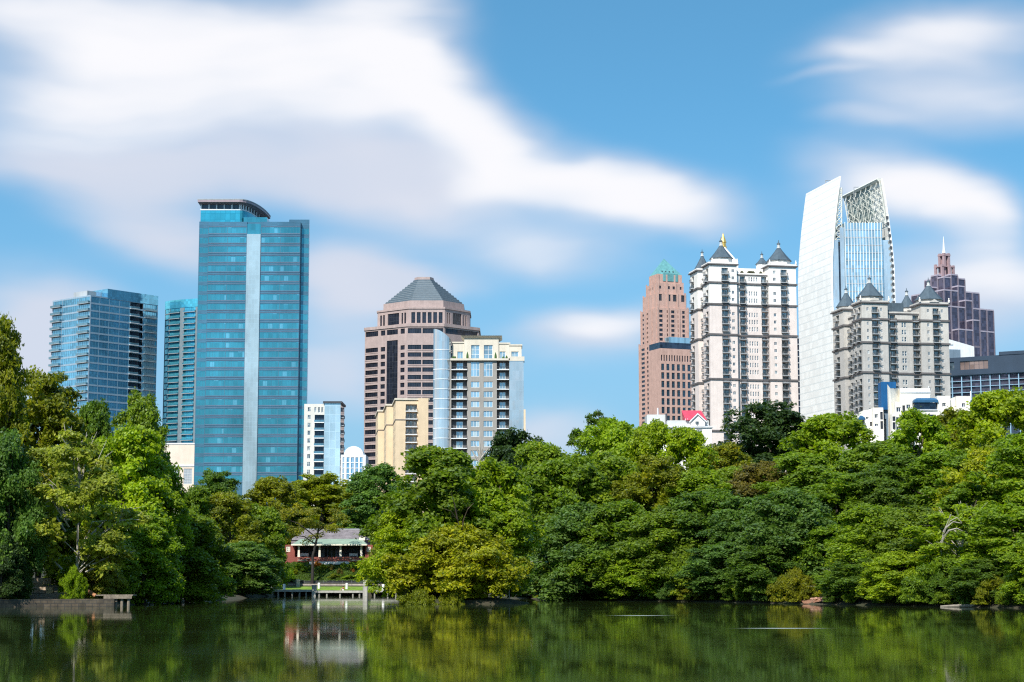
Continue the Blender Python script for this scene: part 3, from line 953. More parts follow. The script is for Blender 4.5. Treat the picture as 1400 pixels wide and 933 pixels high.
def red_roof_house():
    b = Bld('low_building', 'low grey and white building with a bright red gabled roof', 'building', 912, 620, 0, 575)
    X = b.Lx
    z = lambda py: b.Z(py)
    P = [(X(884.5, 5), 5), (X(911.4, 5), 5), (X(911.4, 5), 16), (X(884.5, 5), 16)]
    mb = MB(); mb.prism(P, 0, z(565.3)); b.part('grey_block', mb, M_LGREY)
    mb = MB(); mb.box(X(909.8, 4.8), X(912.2, 4.8), 4, 6, 0, z(564.2)); b.part('dark_post', mb, M_FRD)
    P = [(X(912.4), 0), (X(969), 0), (X(969), 14), (X(912.4), 14)]
    mb = MB(); mb.prism(P, z(583.5), z(575)); b.part('upper_wall', mb, M_LGREY)
    P2 = [(X(884), -2), (X(972), -2), (X(972), 14), (X(884), 14)]
    F = b.face(P2[0], P2[1]); op = []
    for k in range(7):
        p = 886 + 11 * k
        b.window(F, F.u(p), F.u(p + 8), z(597), z(588), G_WIN, M_FRW, .3, 4, 1, .15, 'window', op)
    mb = MB(); shell(b, mb, P2, 0, z(585.6), {0: op}); b.part('lower_wall', mb, M_APW)
    mb = MB(); mb.prism(off(P2, .5), z(585.6) + .02, z(584)); b.part('eave_ledge', mb, M_SLABW)
    # gabled roof with a front gable
    xa, xb = X(933.5), X(964.5); zr, ze = z(560), z(575)
    ya, yr, yb = -1., 4.2, 9.5
    mb = MB()
    mb.poly([(xa + .9, ya, ze), (xb + .4, ya, ze), (xb - 1, yr, zr), (xa, yr, zr)]); mb.poly([(xa, yr, zr), (xb - 1, yr, zr), (xb + .4, yb, ze), (xa + .9, yb, ze)])
    mb.poly([(xa + .9, ya, ze), (xa, yr, zr), (xa + .9, yb, ze)]); mb.poly([(xb + .4, ya, ze), (xb + .4, yb, ze), (xb - 1, yr, zr)])
    ga, gb, gm = X(944), X(963), X(953.2)
    zg = z(565.3)
    mb.poly([(ga - .5, -2.2, ze - .4), (gm, -2.2, zg), (gm, 3.2, zg), (ga - .5, 3.2, ze - .4)]); mb.poly([(gm, -2.2, zg), (gb + .5, -2.2, ze - .4), (gb + .5, 3.2, ze - .4), (gm, 3.2, zg)])
    b.part('red_roof', mb, M_RED)
    mb = MB()
    mb.prism([(ga, -1.7), (gb, -1.7), (gb, 3), (ga, 3)], z(583), ze - .35)
    mb.poly([(ga, -1.7, ze - .35), (gb, -1.7, ze - .35), (gm, -1.7, zg - .35)])
    b.part('gable_front', mb, M_APW)
    mb = MB()
    for (p, q) in (((ga - .6, ze - .5), (gm, zg - .1)), ((gm, zg - .1), (gb + .6, ze - .5))):
        mb.poly([(p[0], -2.25, p[1] - .45), (q[0], -2.25, q[1] - .45), (q[0], -2.25, q[1]), (p[0], -2.25, p[1])])
        mb.poly([(p[0], -2.25, p[1] - .45), (q[0], -2.25, q[1] - .45), (q[0], -1.8, q[1] - .45), (p[0], -1.8, p[1] - .45)])
    b.part('bargeboard', mb, M_SLABW)
    mb = MB(); mb.lathe(X(952.3), -1.78, [(.55, z(580.6)), (.55, z(577.2))], 4); b.part('gable_window', mb, G_WIN)
    mb = MB()
    for p in (937, 940.2): mb.bar((X(p), -.5, z(575)), (X(p), -.5, z(572.8)), .12)
    mb.bar((X(899.5, 8), 8, z(565.2)), (X(899.5, 8), 8, z(555)), .25)
    b.part('vent_pipes', mb, M_SLABW)
    b.done()

def lantern(mbw, mbd, x, y, z, s=1.):
    s *= .8
    mbw.lathe(x, y, [(1.1 * s, z - .5 * s), (1.0 * s, z + .1 * s), (.75 * s, z + .1 * s), (.75 * s, z + 1.7 * s)], 8)
    mbd.lathe(x, y, [(1.15 * s, z + 1.7 * s), (1.05 * s, z + 2.0 * s), (.25 * s, z + 2.7 * s), (.12 * s, z + 4. * s)], 8)

def chateau(name, label, px, Y, th, pyc, pl, pa, pb, pr, bandpy, split, pit, up, lo, turrets, cols, lcols, lm, floors, endpy):
    b = Bld(name, label, 'tower', px, Y, th, pyc)
    X = b.Lx
    zt = b.Z(pyc); r = 2.2
    a, c, Lr, Ll = X(pa), X(pb), X(pr), b.Ly(pl)
    l1, l2 = b.Ly(lm[0]), b.Ly(lm[1])
    P = [(0, Ll), (0, l2), (r, l2), (r, l1), (0, l1), (0, 0), (a, 0), (a, r), (c, r), (c, 0), (Lr, 0), (Lr, Ll)]
    zmid = zt - 3.6
    bz = [b.Z(p) for p in bandpy]
    zsplit = b.Z(split)
    faces = {i: b.face(P[i], P[(i + 1) % len(P)]) for i in range(len(P))}
    ops = {i: [] for i in faces}
    zf = [zt - 3.9 - pit * k for k in range(floors)]
    def clear(z0, z1):
        return all(z1 < q - .45 or z0 > q + .45 for q in bz + [zsplit])
    for i, kind, p, q in cols:
        F = faces[i]
        u0, u1 = F.u(p), F.u(q)
        for k, z in enumerate(zf):
            if i == 7 and z + pit > zmid - .2: continue
            if kind == 'b':
                h = pit - .55
                z0, z1 = z, z + h
                for e in bz + [zsplit]:
                    if z0 < e + .4 < z1 or z0 < e - .4 < z1:
                        z1 = min(z1, e - .42) if e > (z0 + z1) / 2 else z1
                        z0 = max(z0, e + .42) if e <= (z0 + z1) / 2 else z0
                b.window(F, u0, u1, z0, z1, G_DOOR, M_FRD, .9, 3, 1, .1, 'balcony_door', ops[i])
                b.balcony(F, u0 - .15, u1 + .15, z - .02, M_SLABG, M_RAIL, 1.25, .28, 1.05, 12, .02)
            elif kind == 'w':
                if clear(z + .6, z + 2.0): b.window(F, u0, u1, z + .6, z + 2.0, G_WIN, M_FRW, .25, 2, 1, .1, 'window', ops[i])
            else:
                n = 4 if kind == 'q' else 2
                if clear(z + .35, z + 2.3):
                    for j in range(n):
                        w = (u1 - u0) / n
                        g = .12 * w + (.12 * w if n == 4 else 0)
                        b.window(F, u0 + w * j + g, u0 + w * (j + 1) - g, z + .35, z + 2.3, G_WIN, M_FRW, .25, 1, 2, .1, 'window', ops[i])
    for i, f0, f1 in lcols:
        F = faces[i]
        for k, z in enumerate(zf):
            if i == 2 and z + pit > zmid - .2: continue
            z0, z1 = z, z + pit - .6
            if not clear(z0, z1): z1 = z0 + .1
            if z1 - z0 > 1:
                b.window(F, F.L * f0, F.L * f1, z0, z1, G_DOOR, M_FRD, .8, 2, 1, .1, 'balcony_door', ops[i])
                b.balcony(F, F.L * f0 - .1, F.L * f1 + .1, z - .02, M_SLABG, M_RAIL, 1.2, .28, 1.05, 9, .02)
    for zz0, zz1, M, nm in ((0, zsplit, lo, 'lower_wall'), (zsplit, zt, up, 'upper_wall')):
        mb = MB()
        for i, F in faces.items():
            z1 = zz1 if (zz1 == zsplit or i not in (2, 7)) else zmid
            wall(mb, F, 0, F.L, zz0, z1, ops[i], .9)
        if zz1 == zt:
            for Q in ([(0, Ll), (0, l2), (a, l2), (a, Ll)], [(0, l1), (0, 0), (a, 0), (a, l1)], [(c, l1), (c, 0), (Lr, 0), (Lr, l1)], [(c, Ll), (c, l2), (Lr, l2), (Lr, Ll)]):
                mb.poly([(x, y, zt) for x, y in Q])
            for i in (1, 3, 6, 8):
                pass
            mb.poly([(a, r, zmid), (c, r, zmid), (c, Ll, zmid), (a, Ll, zmid)])
            mb.poly([(r, l1, zmid), (a, l1, zmid), (a, l2, zmid), (r, l2, zmid)])
            # inner flanks of the four corner bays above the lower middle roofs
            for A_, B_ in (((a, l1), (a, r)), ((c, r), (c, l1)), ((a, Ll), (a, l2)), ((c, l2), (c, Ll))):
                pass
            mb.box(a - .05, a - .4, 0.1, l1, zmid - .2, zt - .02); mb.box(c + .05, c + .4, 0.1, l1, zmid - .2, zt - .02)
            mb.box(.1, a - .4, l1 - .4, l1 - .05, zmid - .2, zt - .02); mb.box(.1, a, l2 + .05, l2 + .4, zmid - .2, zt - .02)
        b.part(nm, mb, M)
    for q in bz:
        ring(b, P, q, .45, .75)
    for Q in ([(0, l1), (0, 0), (a, 0), (a, l1)], [(c, l1), (c, 0), (Lr, 0), (Lr, l1)], [(0, Ll), (0, l2), (a, l2), (a, Ll)]):
        ring(b, Q, zt + .15, .75, .5, M_TRIMD, 'cornice')
        ring(b, off(Q, -.1), zt + .75, .55, .6, up, 'parapet')
    mb = MB(); fbox(mb, faces[7], -.0, faces[7].L, zmid - .05, zmid + .55, -.6, .4); fbox(mb, faces[2], 0, faces[2].L, zmid - .05, zmid + .55, -.6, .4)
    b.part('roof_parapet', mb, up)
    mb = MB(); fbox(mb, faces[7], -.0, faces[7].L, zmid - .5, zmid - .1, 0, .3); fbox(mb, faces[2], 0, faces[2].L, zmid - .5, zmid - .1, 0, .3)
    b.part('roof_cornice', mb, M_TRIMD)
    for (wx, wy, pxl, pxr, pyb, pya, lz) in turrets:
        # turret centre in local coordinates
        cy = 0.
        cy = {'f': l1 / 2, 'b': (l2 + Ll) / 2}[wy] if isinstance(wy, str) else wy
        Yw = None
        cx = X((pxl + pxr) / 2, cy)
        w = (X(pxr, cy) - X(pxl, cy)) / 2
        Yw = b.W(cx, cy)[1]
        zb, za = Zc(pyb, Yw), Zc(pya, Yw)
        rot = math.pi / 8
        k = w / math.cos(math.pi / 8) * .96
        mb = MB(); mb.lathe(cx, cy, [(k * .93, zt - .3), (k * .93, zb + .1)], 8, 0, rot)
        for yy, s in ((-1, 1),):                               # small pediment on the front
            yf = cy - w * 1.02
            mb.poly([(cx - w * .38, yf, zt + 1.0), (cx + w * .38, yf, zt + 1.0), (cx, yf, zt + 2.3)])
            mb.poly([(cx - w * .38, yf, zt + 1.0), (cx, yf, zt + 2.3), (cx, yf + w * .3, zt + 2.3), (cx - w * .38, yf + w * .3, zt + 1.0)])
            mb.poly([(cx, yf, zt + 2.3), (cx + w * .38, yf, zt + 1.0), (cx + w * .38, yf + w * .3, zt + 1.0), (cx, yf + w * .3, zt + 2.3)])
        t = b.part('turret', mb, up)
        mb = MB(); mb.lathe(cx, cy, [(k * 1.07, zb), (k * 1.0, zb + .3), (k * .62, zb + (za - zb) * .40), (k * .33, zb + (za - zb) * .70), (k * .08, za)], 8, 0, rot)
        build(mb, 'turret_roof', M_SLATE, t)
        mw, md = MB(), MB(); lantern(mw, md, cx, cy, za - .2, lz)
        build(mw, 'lantern', M_LGREY, t); build(md, 'lantern_cap', M_SLATE, t)
        if isinstance(wy, str) and wy == 'f':
            mb = MB()
            for sx in (-1, 1):
                mb.lathe(cx + sx * w * 1.15, cy - w * 1.0, [(.35, zt + .9), (.5, zt + 1.6), (.2, zt + 2.1), (.3, zt + 2.5), (.05, zt + 2.9)], 6)
            build(mb, 'urn', M_APW, t)
    return b, dict(a=a, c=c, Lr=Lr, Ll=Ll, l1=l1, l2=l2, zt=zt, zmid=zmid, r=r)

def white_chateau():
    b, g = chateau('apartment_tower', 'tall white and pale pink apartment tower with dark pointed turrets', 969.5, 800, 11, 361.5,
                   943.5, 1007, 1051, 1088, (386, 415.5, 457, 518, 589), 415.5, 3.12, M_APW, M_APP,
                   [(0, 'f', 971.5, 1001, 354.5, 334.5, 1.05), (0, 'f', 1049.5, 1080.5, 358, 337.8, 1.0), (0, 'b', 949.5, 971, 370, 349, .9), (0, 'b', 1034, 1050, 362, 351.5, .85)],
                   [(5, 'b', 986.3, 995.2), (5, 'w', 1000, 1003.6), (7, 'b', 1010.8, 1018.4), (7, 'q', 1022.4, 1035.8), (7, 'b', 1040.2, 1047.6), (9, 'w', 1056.8, 1060.4), (9, 'b', 1067, 1075.6)],
                   [(4, .45, .8), (2, .1, .45), (2, .6, .9), (0, .2, .5)], (960.5, 953.5), 24, 600)
    mb = MB(); mb.box(g['a'] + 1, g['c'] - 1, g['r'] + 3, g['l1'], g['zmid'] + .02, g['zmid'] + 3.2); b.part('penthouse', mb, M_APW)
    mb = MB()
    for k in range(9):
        x = g['a'] + 1.5 + (g['c'] - g['a'] - 3) * random.random()
        mb.lathe(x, g['r'] + 1.6, [(.3, g['zmid'] + .3), (.8, g['zmid'] + 1.), (.6, g['zmid'] + 1.5), (.1, g['zmid'] + 1.9)], 6)
    b.part('roof_garden', mb, mat('dark_shrub', (.06, .06, .03), .8, .3))
    b.done()

def grey_chateau():
    b, g = chateau('apartment_tower', 'grey stone apartment block with dark pointed turrets before the white curved tower', 1178, 760, 11, 414,
                   1138, 1213.3, 1258.5, 1296, (436, 468, 509), 468, 2.95, M_APC, M_APG,
                   [(0, 'f', 1172.5, 1206, 407.3, 385.5, 1.0), (0, 'f', 1252.8, 1287.3, 411.5, 389.5, 1.0), (0, 'b', 1144.5, 1170, 420.5, 399.5, .9), (0, 'b', 1229.5, 1251, 422, 402.5, .9)],
                   [(5, 'w', 1184.5, 1187.3), (5, 'b', 1191.5, 1200), (5, 'w', 1203.3, 1206), (7, 'b', 1215.8, 1223.5), (7, 'd', 1231.5, 1238.5), (7, 'b', 1247, 1255), (9, 'w', 1267, 1270), (9, 'b', 1274.8, 1283), (9, 'w', 1286, 1289)],
                   [(4, .1, .3), (4, .55, .85), (2, .1, .3), (2, .55, .8), (0, .3, .6)], (1166, 1153), 19, 590)
    mb = MB(); mb.box(g['a'] + .6, g['a'] + (g['c'] - g['a']) * .62, g['r'] + 2.5, g['l1'] + 3, g['zmid'] + .02, g['zmid'] + 4.6); b.part('slate_penthouse', mb, M_SLATE)
    b.done()

def gold_spire():
    b = Bld('spire_tower', 'gold-tipped pale pyramid roof behind the front turret of the white apartment tower', 'tower', 988, 1000, 0, 350)
    X, z = b.Lx, b.Z
    w = X(1006) ; wl = X(973)
    P = [(wl, -10), (w, -10), (w, 14), (wl, 14)]
    mb = MB(); mb.prism(P, 0, z(363)); b.part('shaft', mb, M_APW)
    mb = MB(); mb.cone(P, z(363) + .02, (X(989.2), 2, z(334))); b.part('pyramid_roof', mb, M_APW)
    mb = MB(); x = X(989.6)
    mb.lathe(x, 2, [(1.9, z(339)), (1.9, z(336.6)), (1.45, z(336)), (1.45, z(331.5)), (1.8, z(331)), (1.5, z(328.5)), (.85, z(324)), (.25, z(319.5)), (.1, z(317.5))], 8)
    b.part('gold_lantern', mb, M_GOLD)
    b.done()

def sliver_tower():
    b = Bld('glass_tower', 'dark blue-grey sliver of a tower left of the white curved tower', 'tower', 1086, 1075, 0, 462)
    x1 = b.Lx(1096)
    P = [(-4, 0), (x1, 0), (x1, 14), (-4, 14)]
    mb = MB(); mb.prism(P, 0, b.zr); b.part('glass_wall', mb, G_DKBLUE)
    F = b.face(P[0], P[1])
    mb = MB()
    for k in range(22): fbox(mb, F, 0, F.L, b.zr - .5 - 3.6 * k, b.zr + .1 - 3.6 * k, -.02, .25)
    b.part('floor_edges', mb, M_SLABG)
    b.done()

def sail_tower():
    b = Bld('office_tower', 'tall tower with curving white sail-like walls, blue glass and an open lattice crown', 'tower', 1140, 1000, 0, 400)
    X, z = b.Lx, b.Z
    xl, xr = X(1139), X(1221.5)
    D = (-10.8, 47)                                     # plan direction of the two side shells
    z0, zt = z(372), z(241.3)
    lean = lambda zz, s: s * 5.6 * max(0, (zz - z0) / (zt - z0)) ** 1.5
    zs = [0] + list(np.linspace(20, zt, 36))
    def surf(x0, s, th, top, o0, o1, m=0):
        mb = MB()
        Z = [q for q in zs if q < top] + [top]
        for a, c in zip(Z, Z[1:]):
            for (za, zc) in ((a, c),):
                q = []
                for zz in (za, zc):
                    e = lean(zz, s)
                    x = x0 + e
                    q.append([(x + o0, -.5), (x + o1, -.5), (x + o1 + D[0], -.5 + D[1]), (x + o0 + D[0], -.5 + D[1])])
                mb.frustum(q[0], za, q[1], zc, m, None, zc == top, za == 0)
        return mb
    m, t, bs = newmat('white_sail_wall')
    uv = t.new('ShaderNodeUVMap').outputs[0]
    fx = t.new('ShaderNodeSeparateXYZ'); t.put(fx.inputs[0], uv)
    fz = t.math('FRACT', t.math('DIVIDE', fx.outputs[1], 3.9))
    fu = t.math('FRACT', t.math('DIVIDE', fx.outputs[0], 1.5))
    ln = t.math('MAXIMUM', t.math('MULTIPLY', t.math('LESS_THAN', fz, .16), .55), t.math('MULTIPLY', t.math('LESS_THAN', fu, .08), .35))
    g = t.new('ShaderNodeTexWhiteNoise', noise_dimensions='2D')
    t.put(g.inputs['Vector'], t.vmath('FLOOR', t.scale(uv, (1 / 3., 1 / 3.9, 1))))
    c = t.mix(ln, t.vmath('MULTIPLY', (.85, .83, .79), t.rng(g.outputs['Value'], 0, 1, .93, 1.04)), (.56, .60, .60))
    t.put(bs.inputs['Base Color'], c); bs.inputs['Roughness'].default_value = .45; bs.inputs['Specular IOR Level'].default_value = .15
    o = b.part('left_sail_wall', surf(xl, 1, 1, zt, -.9, 0), m)
    for k in range(0):
        zz = 12 + 4.95 * k
        if zz > zt - 2: break
        e = xl - .9 + lean(zz, 1)
        mb.prism([(e - .1, -.4), (e - .01, -.4), (e - .01 + D[0], -.6 + D[1]), (e - .1 + D[0], -.6 + D[1])], zz, zz + .5)
    ztr = z(244)
    o = b.part('right_sail_wall', surf(xr, -1, 1, ztr, 0, .9), m)
    # inner lining and lattice of the right sail above the roof
    zroof = z(305.5)
    mb = MB()
    for a, c in zip(np.linspace(zroof, ztr - .5, 9), np.linspace(zroof, ztr - .5, 9)[1:]):
        xa, xc = xr - .15 + lean(a, -1), xr - .15 + lean(c, -1)
        mb.poly([(xa, .2, a), (xa + D[0], D[1], a), (xc + D[0], D[1], c), (xc, .2, c)])
    build(mb, 'inner_lining', M_SAILIN, o)
    mb = MB()
    n, mzs = 7, list(np.linspace(zroof, ztr - .8, 7))
    pt = lambda f, zz, o_=-.9: (xr + o_ + lean(zz, -1) + D[0] * f, D[1] * f, zz)
    rr = random.Random(3)
    for i in range(n + 1):
        f = i / n
        for a, c in zip(mzs, mzs[1:]):
            mb.bar(pt(f, a), pt(f, c), .36 if i in (0, n) else .18)
            if i < n:
                mb.bar(pt(f, a), pt((i + 1) / n, a), .13)
                if rr.random() < .85: mb.bar(pt(f, a), pt((i + 1) / n, c), .14)
                if rr.random() < .5: mb.bar(pt((i + 1) / n, a), pt(f, c), .14)
                mb.bar(pt(f, a, -3.4), pt((i + .5) / n, c), .15)
    for a, c in zip([mzs[-1]], [ztr]):
        mb.tube([pt(0, ztr - .6, -1.3), pt(1, ztr - .6, -1.3)], 1.0, 4)
    build(mb, 'crown_truss', M_TRUSS, o)
    # lattice at the slot between left sail and the glass
    mb = MB()
    zl = z(328)
    for k in range(9):
        za, zc = zl + (zt - 6 - zl) * k / 9, zl + (zt - 6 - zl) * (k + 1) / 9
        xa, xc = xl + .5 + lean(za, 1), xl + .5 + lean(zc, 1)
        w = 4.2 - .35 * k
        mb.bar((xa, .5, za), (xc, .5, zc), .3); mb.bar((xa + w, 1, za), (xc + w - .35, 1, zc), .3)
        mb.bar((xa, .5, za), (xa + w, 1, za), .22); mb.bar((xa, .5, za), (xc + w - .35, 1, zc), .2); mb.bar((xa + w, 1, za), (xc, .5, zc), .2)
        mb.bar((xa, .5, za), (xa + w, 14, za), .2); mb.bar((xa, 14, za), (xc + w, 14, zc), .25)
    b.part('slot_lattice', mb, M_TRUSS)
    # glass body
    P = [(X(1157, -1), -1), (X(1208, -1), -1), (X(1208, -1) + D[0] * .8, D[1] * .8), (X(1157, -1) + D[0] * .8, D[1] * .8)]
    mb = MB(); mb.prism(P, 0, zroof); b.part('glass_front', mb, G_SAIL)
    F = b.face(P[0], P[1])
    mb = MB()
    k = 0
    while 1157 + 4.08 * k < 1208.5:
        u = F.u(min(1157 + 4.08 * k, 1207.8)); fbox(mb, F, u - .15, u + .15, 0, zroof + .4, .01, .5); k += 1
    b.part('white_fins', mb, M_SAILW)
    mb = MB()
    for k in range(34): fbox(mb, F, 0, F.L, zroof - 4 - 4.2 * k, zroof - 3.7 - 4.2 * k, .01, .2)
    b.part('floor_lines', mb, M_SLABG)
    mb = MB(); mb.box(xl + .05, X(1147.5, .5), .5, 30, 0, zl); b.part('slot_glass', mb, G_PALE)
    mb = MB(); mb.box(X(1147.6, 2), X(1150, 2), 2, 30, 0, zl - 3); b.part('dark_slot', mb, G_DKBLUE)
    mb = MB(); mb.box(X(1150.1, .2), X(1156.9, .2), .2, 30, 0, z(311)); b.part('side_glass', mb, G_PALE)
    # right return: glass with a ladder of small dark openings by the right sail
    mb = MB(); mb.box(X(1208.2, 1), xr - .2, 1, 30, 0, z(328)); b.part('right_glass', mb, G_PALE)
    mb = MB()
    for k in range(34):
        zz = z(300) - 3.3 * k
        x = xr + .1 + lean(zz, -1)
        mb.box(x - .9, x + .35, -.85, -.45, zz, zz + 1.6)
    b.part('edge_slots', mb, M_FRD)
    for p, py, h in ((1132, 256, 247), (1171, 267, 256)):
        mb = MB(); x, y = X(p, 30), 30
        za, zb = Zc(py, b.W(x, y)[1]), Zc(h, b.W(x, y)[1])
        for dx in (0, 3): mb.bar((x + dx, y, za - 3), (x + dx, y, zb), .2)
        mb.bar((x, y, zb), (x + 4.5, y, zb), .22); mb.bar((x, y, (za + zb) / 2), (x + 3, y, (za + zb) / 2), .18); mb.bar((x, y, za), (x + 3, y, zb), .15)
        b.part('roof_davit', mb, M_SLABG)
    b.done()

def purple_tower():
    b = Bld('office_tower', 'dark purple stepped tower topped by columns and a needle spire', 'tower', 1291.5, 1200, 30, 380)
    X = b.Lx
    s_ = 6.1
    lev = {0: 379, 1: 379, 2: 396, 3: 415, 4: 432, 5: 450, 6: 469}
    G = 4
    for i in range(-G, G + 1):
        for j in range(-G, G + 1):
            d = abs(i) + abs(j)
            if d > 6: continue
            lv = max(abs(i), abs(j), (d + 1) // 2 if d < 7 else 9)
            top = {0: 379, 1: 379.5 if d < 2 else 384, 2: 397 if d < 3 else 404, 3: 418 if d < 4 else 428, 4: 446 if d < 5 else 460}.get(lv, 475)
            zt = b.Z(top)
            cx, cy = i * s_, j * s_
            h = s_ / 2 - .25
            if True:
                mb = MB()
                mb.prism([(cx - h, cy - h), (cx + h, cy - h), (cx + h, cy + h), (cx - h, cy + h)], 0, zt)
                for sx in (-1, 1):
                    for sy in (-1, 1):
                        mb.box(cx + sx * h - .3, cx + sx * h + .3, cy + sy * h - .3, cy + sy * h + .3, 0, zt + .05, 1)
                mb.box(cx - h - .15, cx + h + .15, cy - h - .15, cy + h + .15, zt - 17, zt - 15.8, 1)
                mb.box(cx - h - .2, cx + h + .2, cy - h - .2, cy + h + .2, zt + .02, zt + .9, 2)
                b.part('glass_shaft', mb, [G_PURPLE, M_PURP, M_PCAP])
    cx, cy = 0, 0
    z = lambda p: Zc(p, b.W(cx, cy)[1])
    z0 = b.Z(379)
    mb = MB()
    for dx, dy, r_, t in ((-1.9, -1.9, .8, 347), (1.9, -1.9, .8, 347), (-1.9, 1.9, .8, 347), (1.9, 1.9, .8, 347), (-4.7, -3, .75, 363.5), (4.7, -3, .75, 363.5), (-4.7, 3, .75, 362), (4.7, 3, .75, 362), (0, -4.6, .75, 364), (0, 0, 1.1, 349)):
        mb.box(cx + dx - r_, cx + dx + r_, cy + dy - r_, cy + dy + r_, z0 - 4, z(t))
    mb.box(cx - 2.9, cx + 2.9, cy - 2.9, cy + 2.9, z(351), z(348.5)); mb.box(cx - 5.4, cx + 5.4, cy - 4, cy + 4, z(366.5), z(365))
    b.part('crown_columns', mb, mat('pink_column', (.36, .25, .26), .5, .1))
    mb = MB(); mb.lathe(cx, cy, [(1.5, z(347.8)), (.9, z(343)), (.6, z(335)), (.12, z(323.5))], 8); b.part('spire', mb, M_SLABW)
    b.done()

def slab_behind():
    b = Bld('low_building', 'plain white slab building between the grey turreted block and the navy hotel', 'building', 1290, 1050, 15, 463)
    x1 = b.Lx(1331.5)
    mb = MB(); y1 = 16
    za, zb = b.Z(462), b.Z(474, x1)
    P = [(0, 0), (x1, 0), (x1, y1), (0, y1)]
    for i in range(4):
        p, q = P[i], P[(i + 1) % 4]
        zz = lambda r: za + (zb - za) * r[0] / x1
        mb.poly([(p[0], p[1], 0), (q[0], q[1], 0), (q[0], q[1], zz(q)), (p[0], p[1], zz(p))])
    mb.poly([(p[0], p[1], za + (zb - za) * p[0] / x1) for p in P])
    b.part('wall', mb, M_SLABW)
    mb = MB(); mb.box(b.Lx(1293, -6), b.Lx(1312.5, -6), -6, -.1, 0, b.Z(479.5)); b.part('blue_box', mb, M_BLADE)
    mb = MB(); mb.box(-.2, x1 * .3, -.25, -.02, za - 4, za - 3.2); b.part('ledge', mb, M_LGREY)
    b.done()

def navy_hotel():
    b = Bld('hotel', 'navy blue building at the right edge with a pale blue window grid', 'building', 1297, 915, -29, 490)
    z = lambda py, F, u=0: F.z(py, u)
    L = b.Lx(1440)
    P = [(-2, 0), (L, 0), (L, 20), (-2, 20)]
    F = b.face(P[0], P[1])
    u0 = F.u(1297)
    zt = F.z(489.8, u0); zg = F.z(511.5, u0)
    ua, ub = F.u(1312), F.u(1350.5)
    op = []
    b.window(F, F.u(1298), F.u(1304), zg + 1.6, zg + 5.8, G_WIN, M_NAVY, .6, 2, 1, .1, 'window', op)
    b.window(F, ua, ub, zg + 1.6, zg + 5.8, M_BROWNWIN, M_NAVY, .6, 6, 1, .12, 'bronze_window', op)
    mb = MB()
    wall(mb, F, 0, F.u(1352.5), zg, zt, op, .6)
    for i in (1, 2, 3):
        f = b.face(P[i], P[(i + 1) % 4]); wall(mb, f, 0, f.L, 0, zt)
    mb.poly([(p[0], p[1], zt) for p in P])
    b.part('upper_wall', mb, M_NAVY)
    mb = MB(); fbox(mb, F, F.u(1352.5), F.L, zg - .2, zt + .05, -.5, .02); fbox(mb, F, F.u(1366), F.L, zt, zt + 1.6, -14, .3); b.part('plant_screen', mb, M_NAVY)
    mb = MB(); fbox(mb, F, -.3, F.L, zg - 1.1, zg - .02, -1, 1.2); b.part('soffit', mb, M_NAVY)
    # recessed grid
    us = [F.u(1301 + 12.95 * k) for k in range(11)]
    for r in range(7):
        z0 = zg - 1.2 - 2.78 * (r + 1)
        for k in range(10):
            b.window(F, us[k] + .2, us[k + 1] - .2, z0 + .15, z0 + 2.6, G_PURPLE, M_FRD, .75, 3, 2, .12, 'window')
    mb = MB(); wall(mb, F, 0, F.L, 0, zg - 1.1, (), 0); mb2 = MB(); mb2.add(mb, Matrix.Translation((F.n[0] * -.9, F.n[1] * -.9, 0)))
    b.part('back_wall', mb2, M_NAVY)
    mb = MB()
    for u in us: fbox(mb, F, u - .22, u + .22, 0, zg - 1.15, -.85, .35)
    for r in range(9): fbox(mb, F, 0, F.L, zg - 1.35 - 2.78 * r, zg - 1.1 - 2.78 * r, -.8, .28)
    o = b.part('window_grid', mb, M_BLUEGRID)
    b.done()

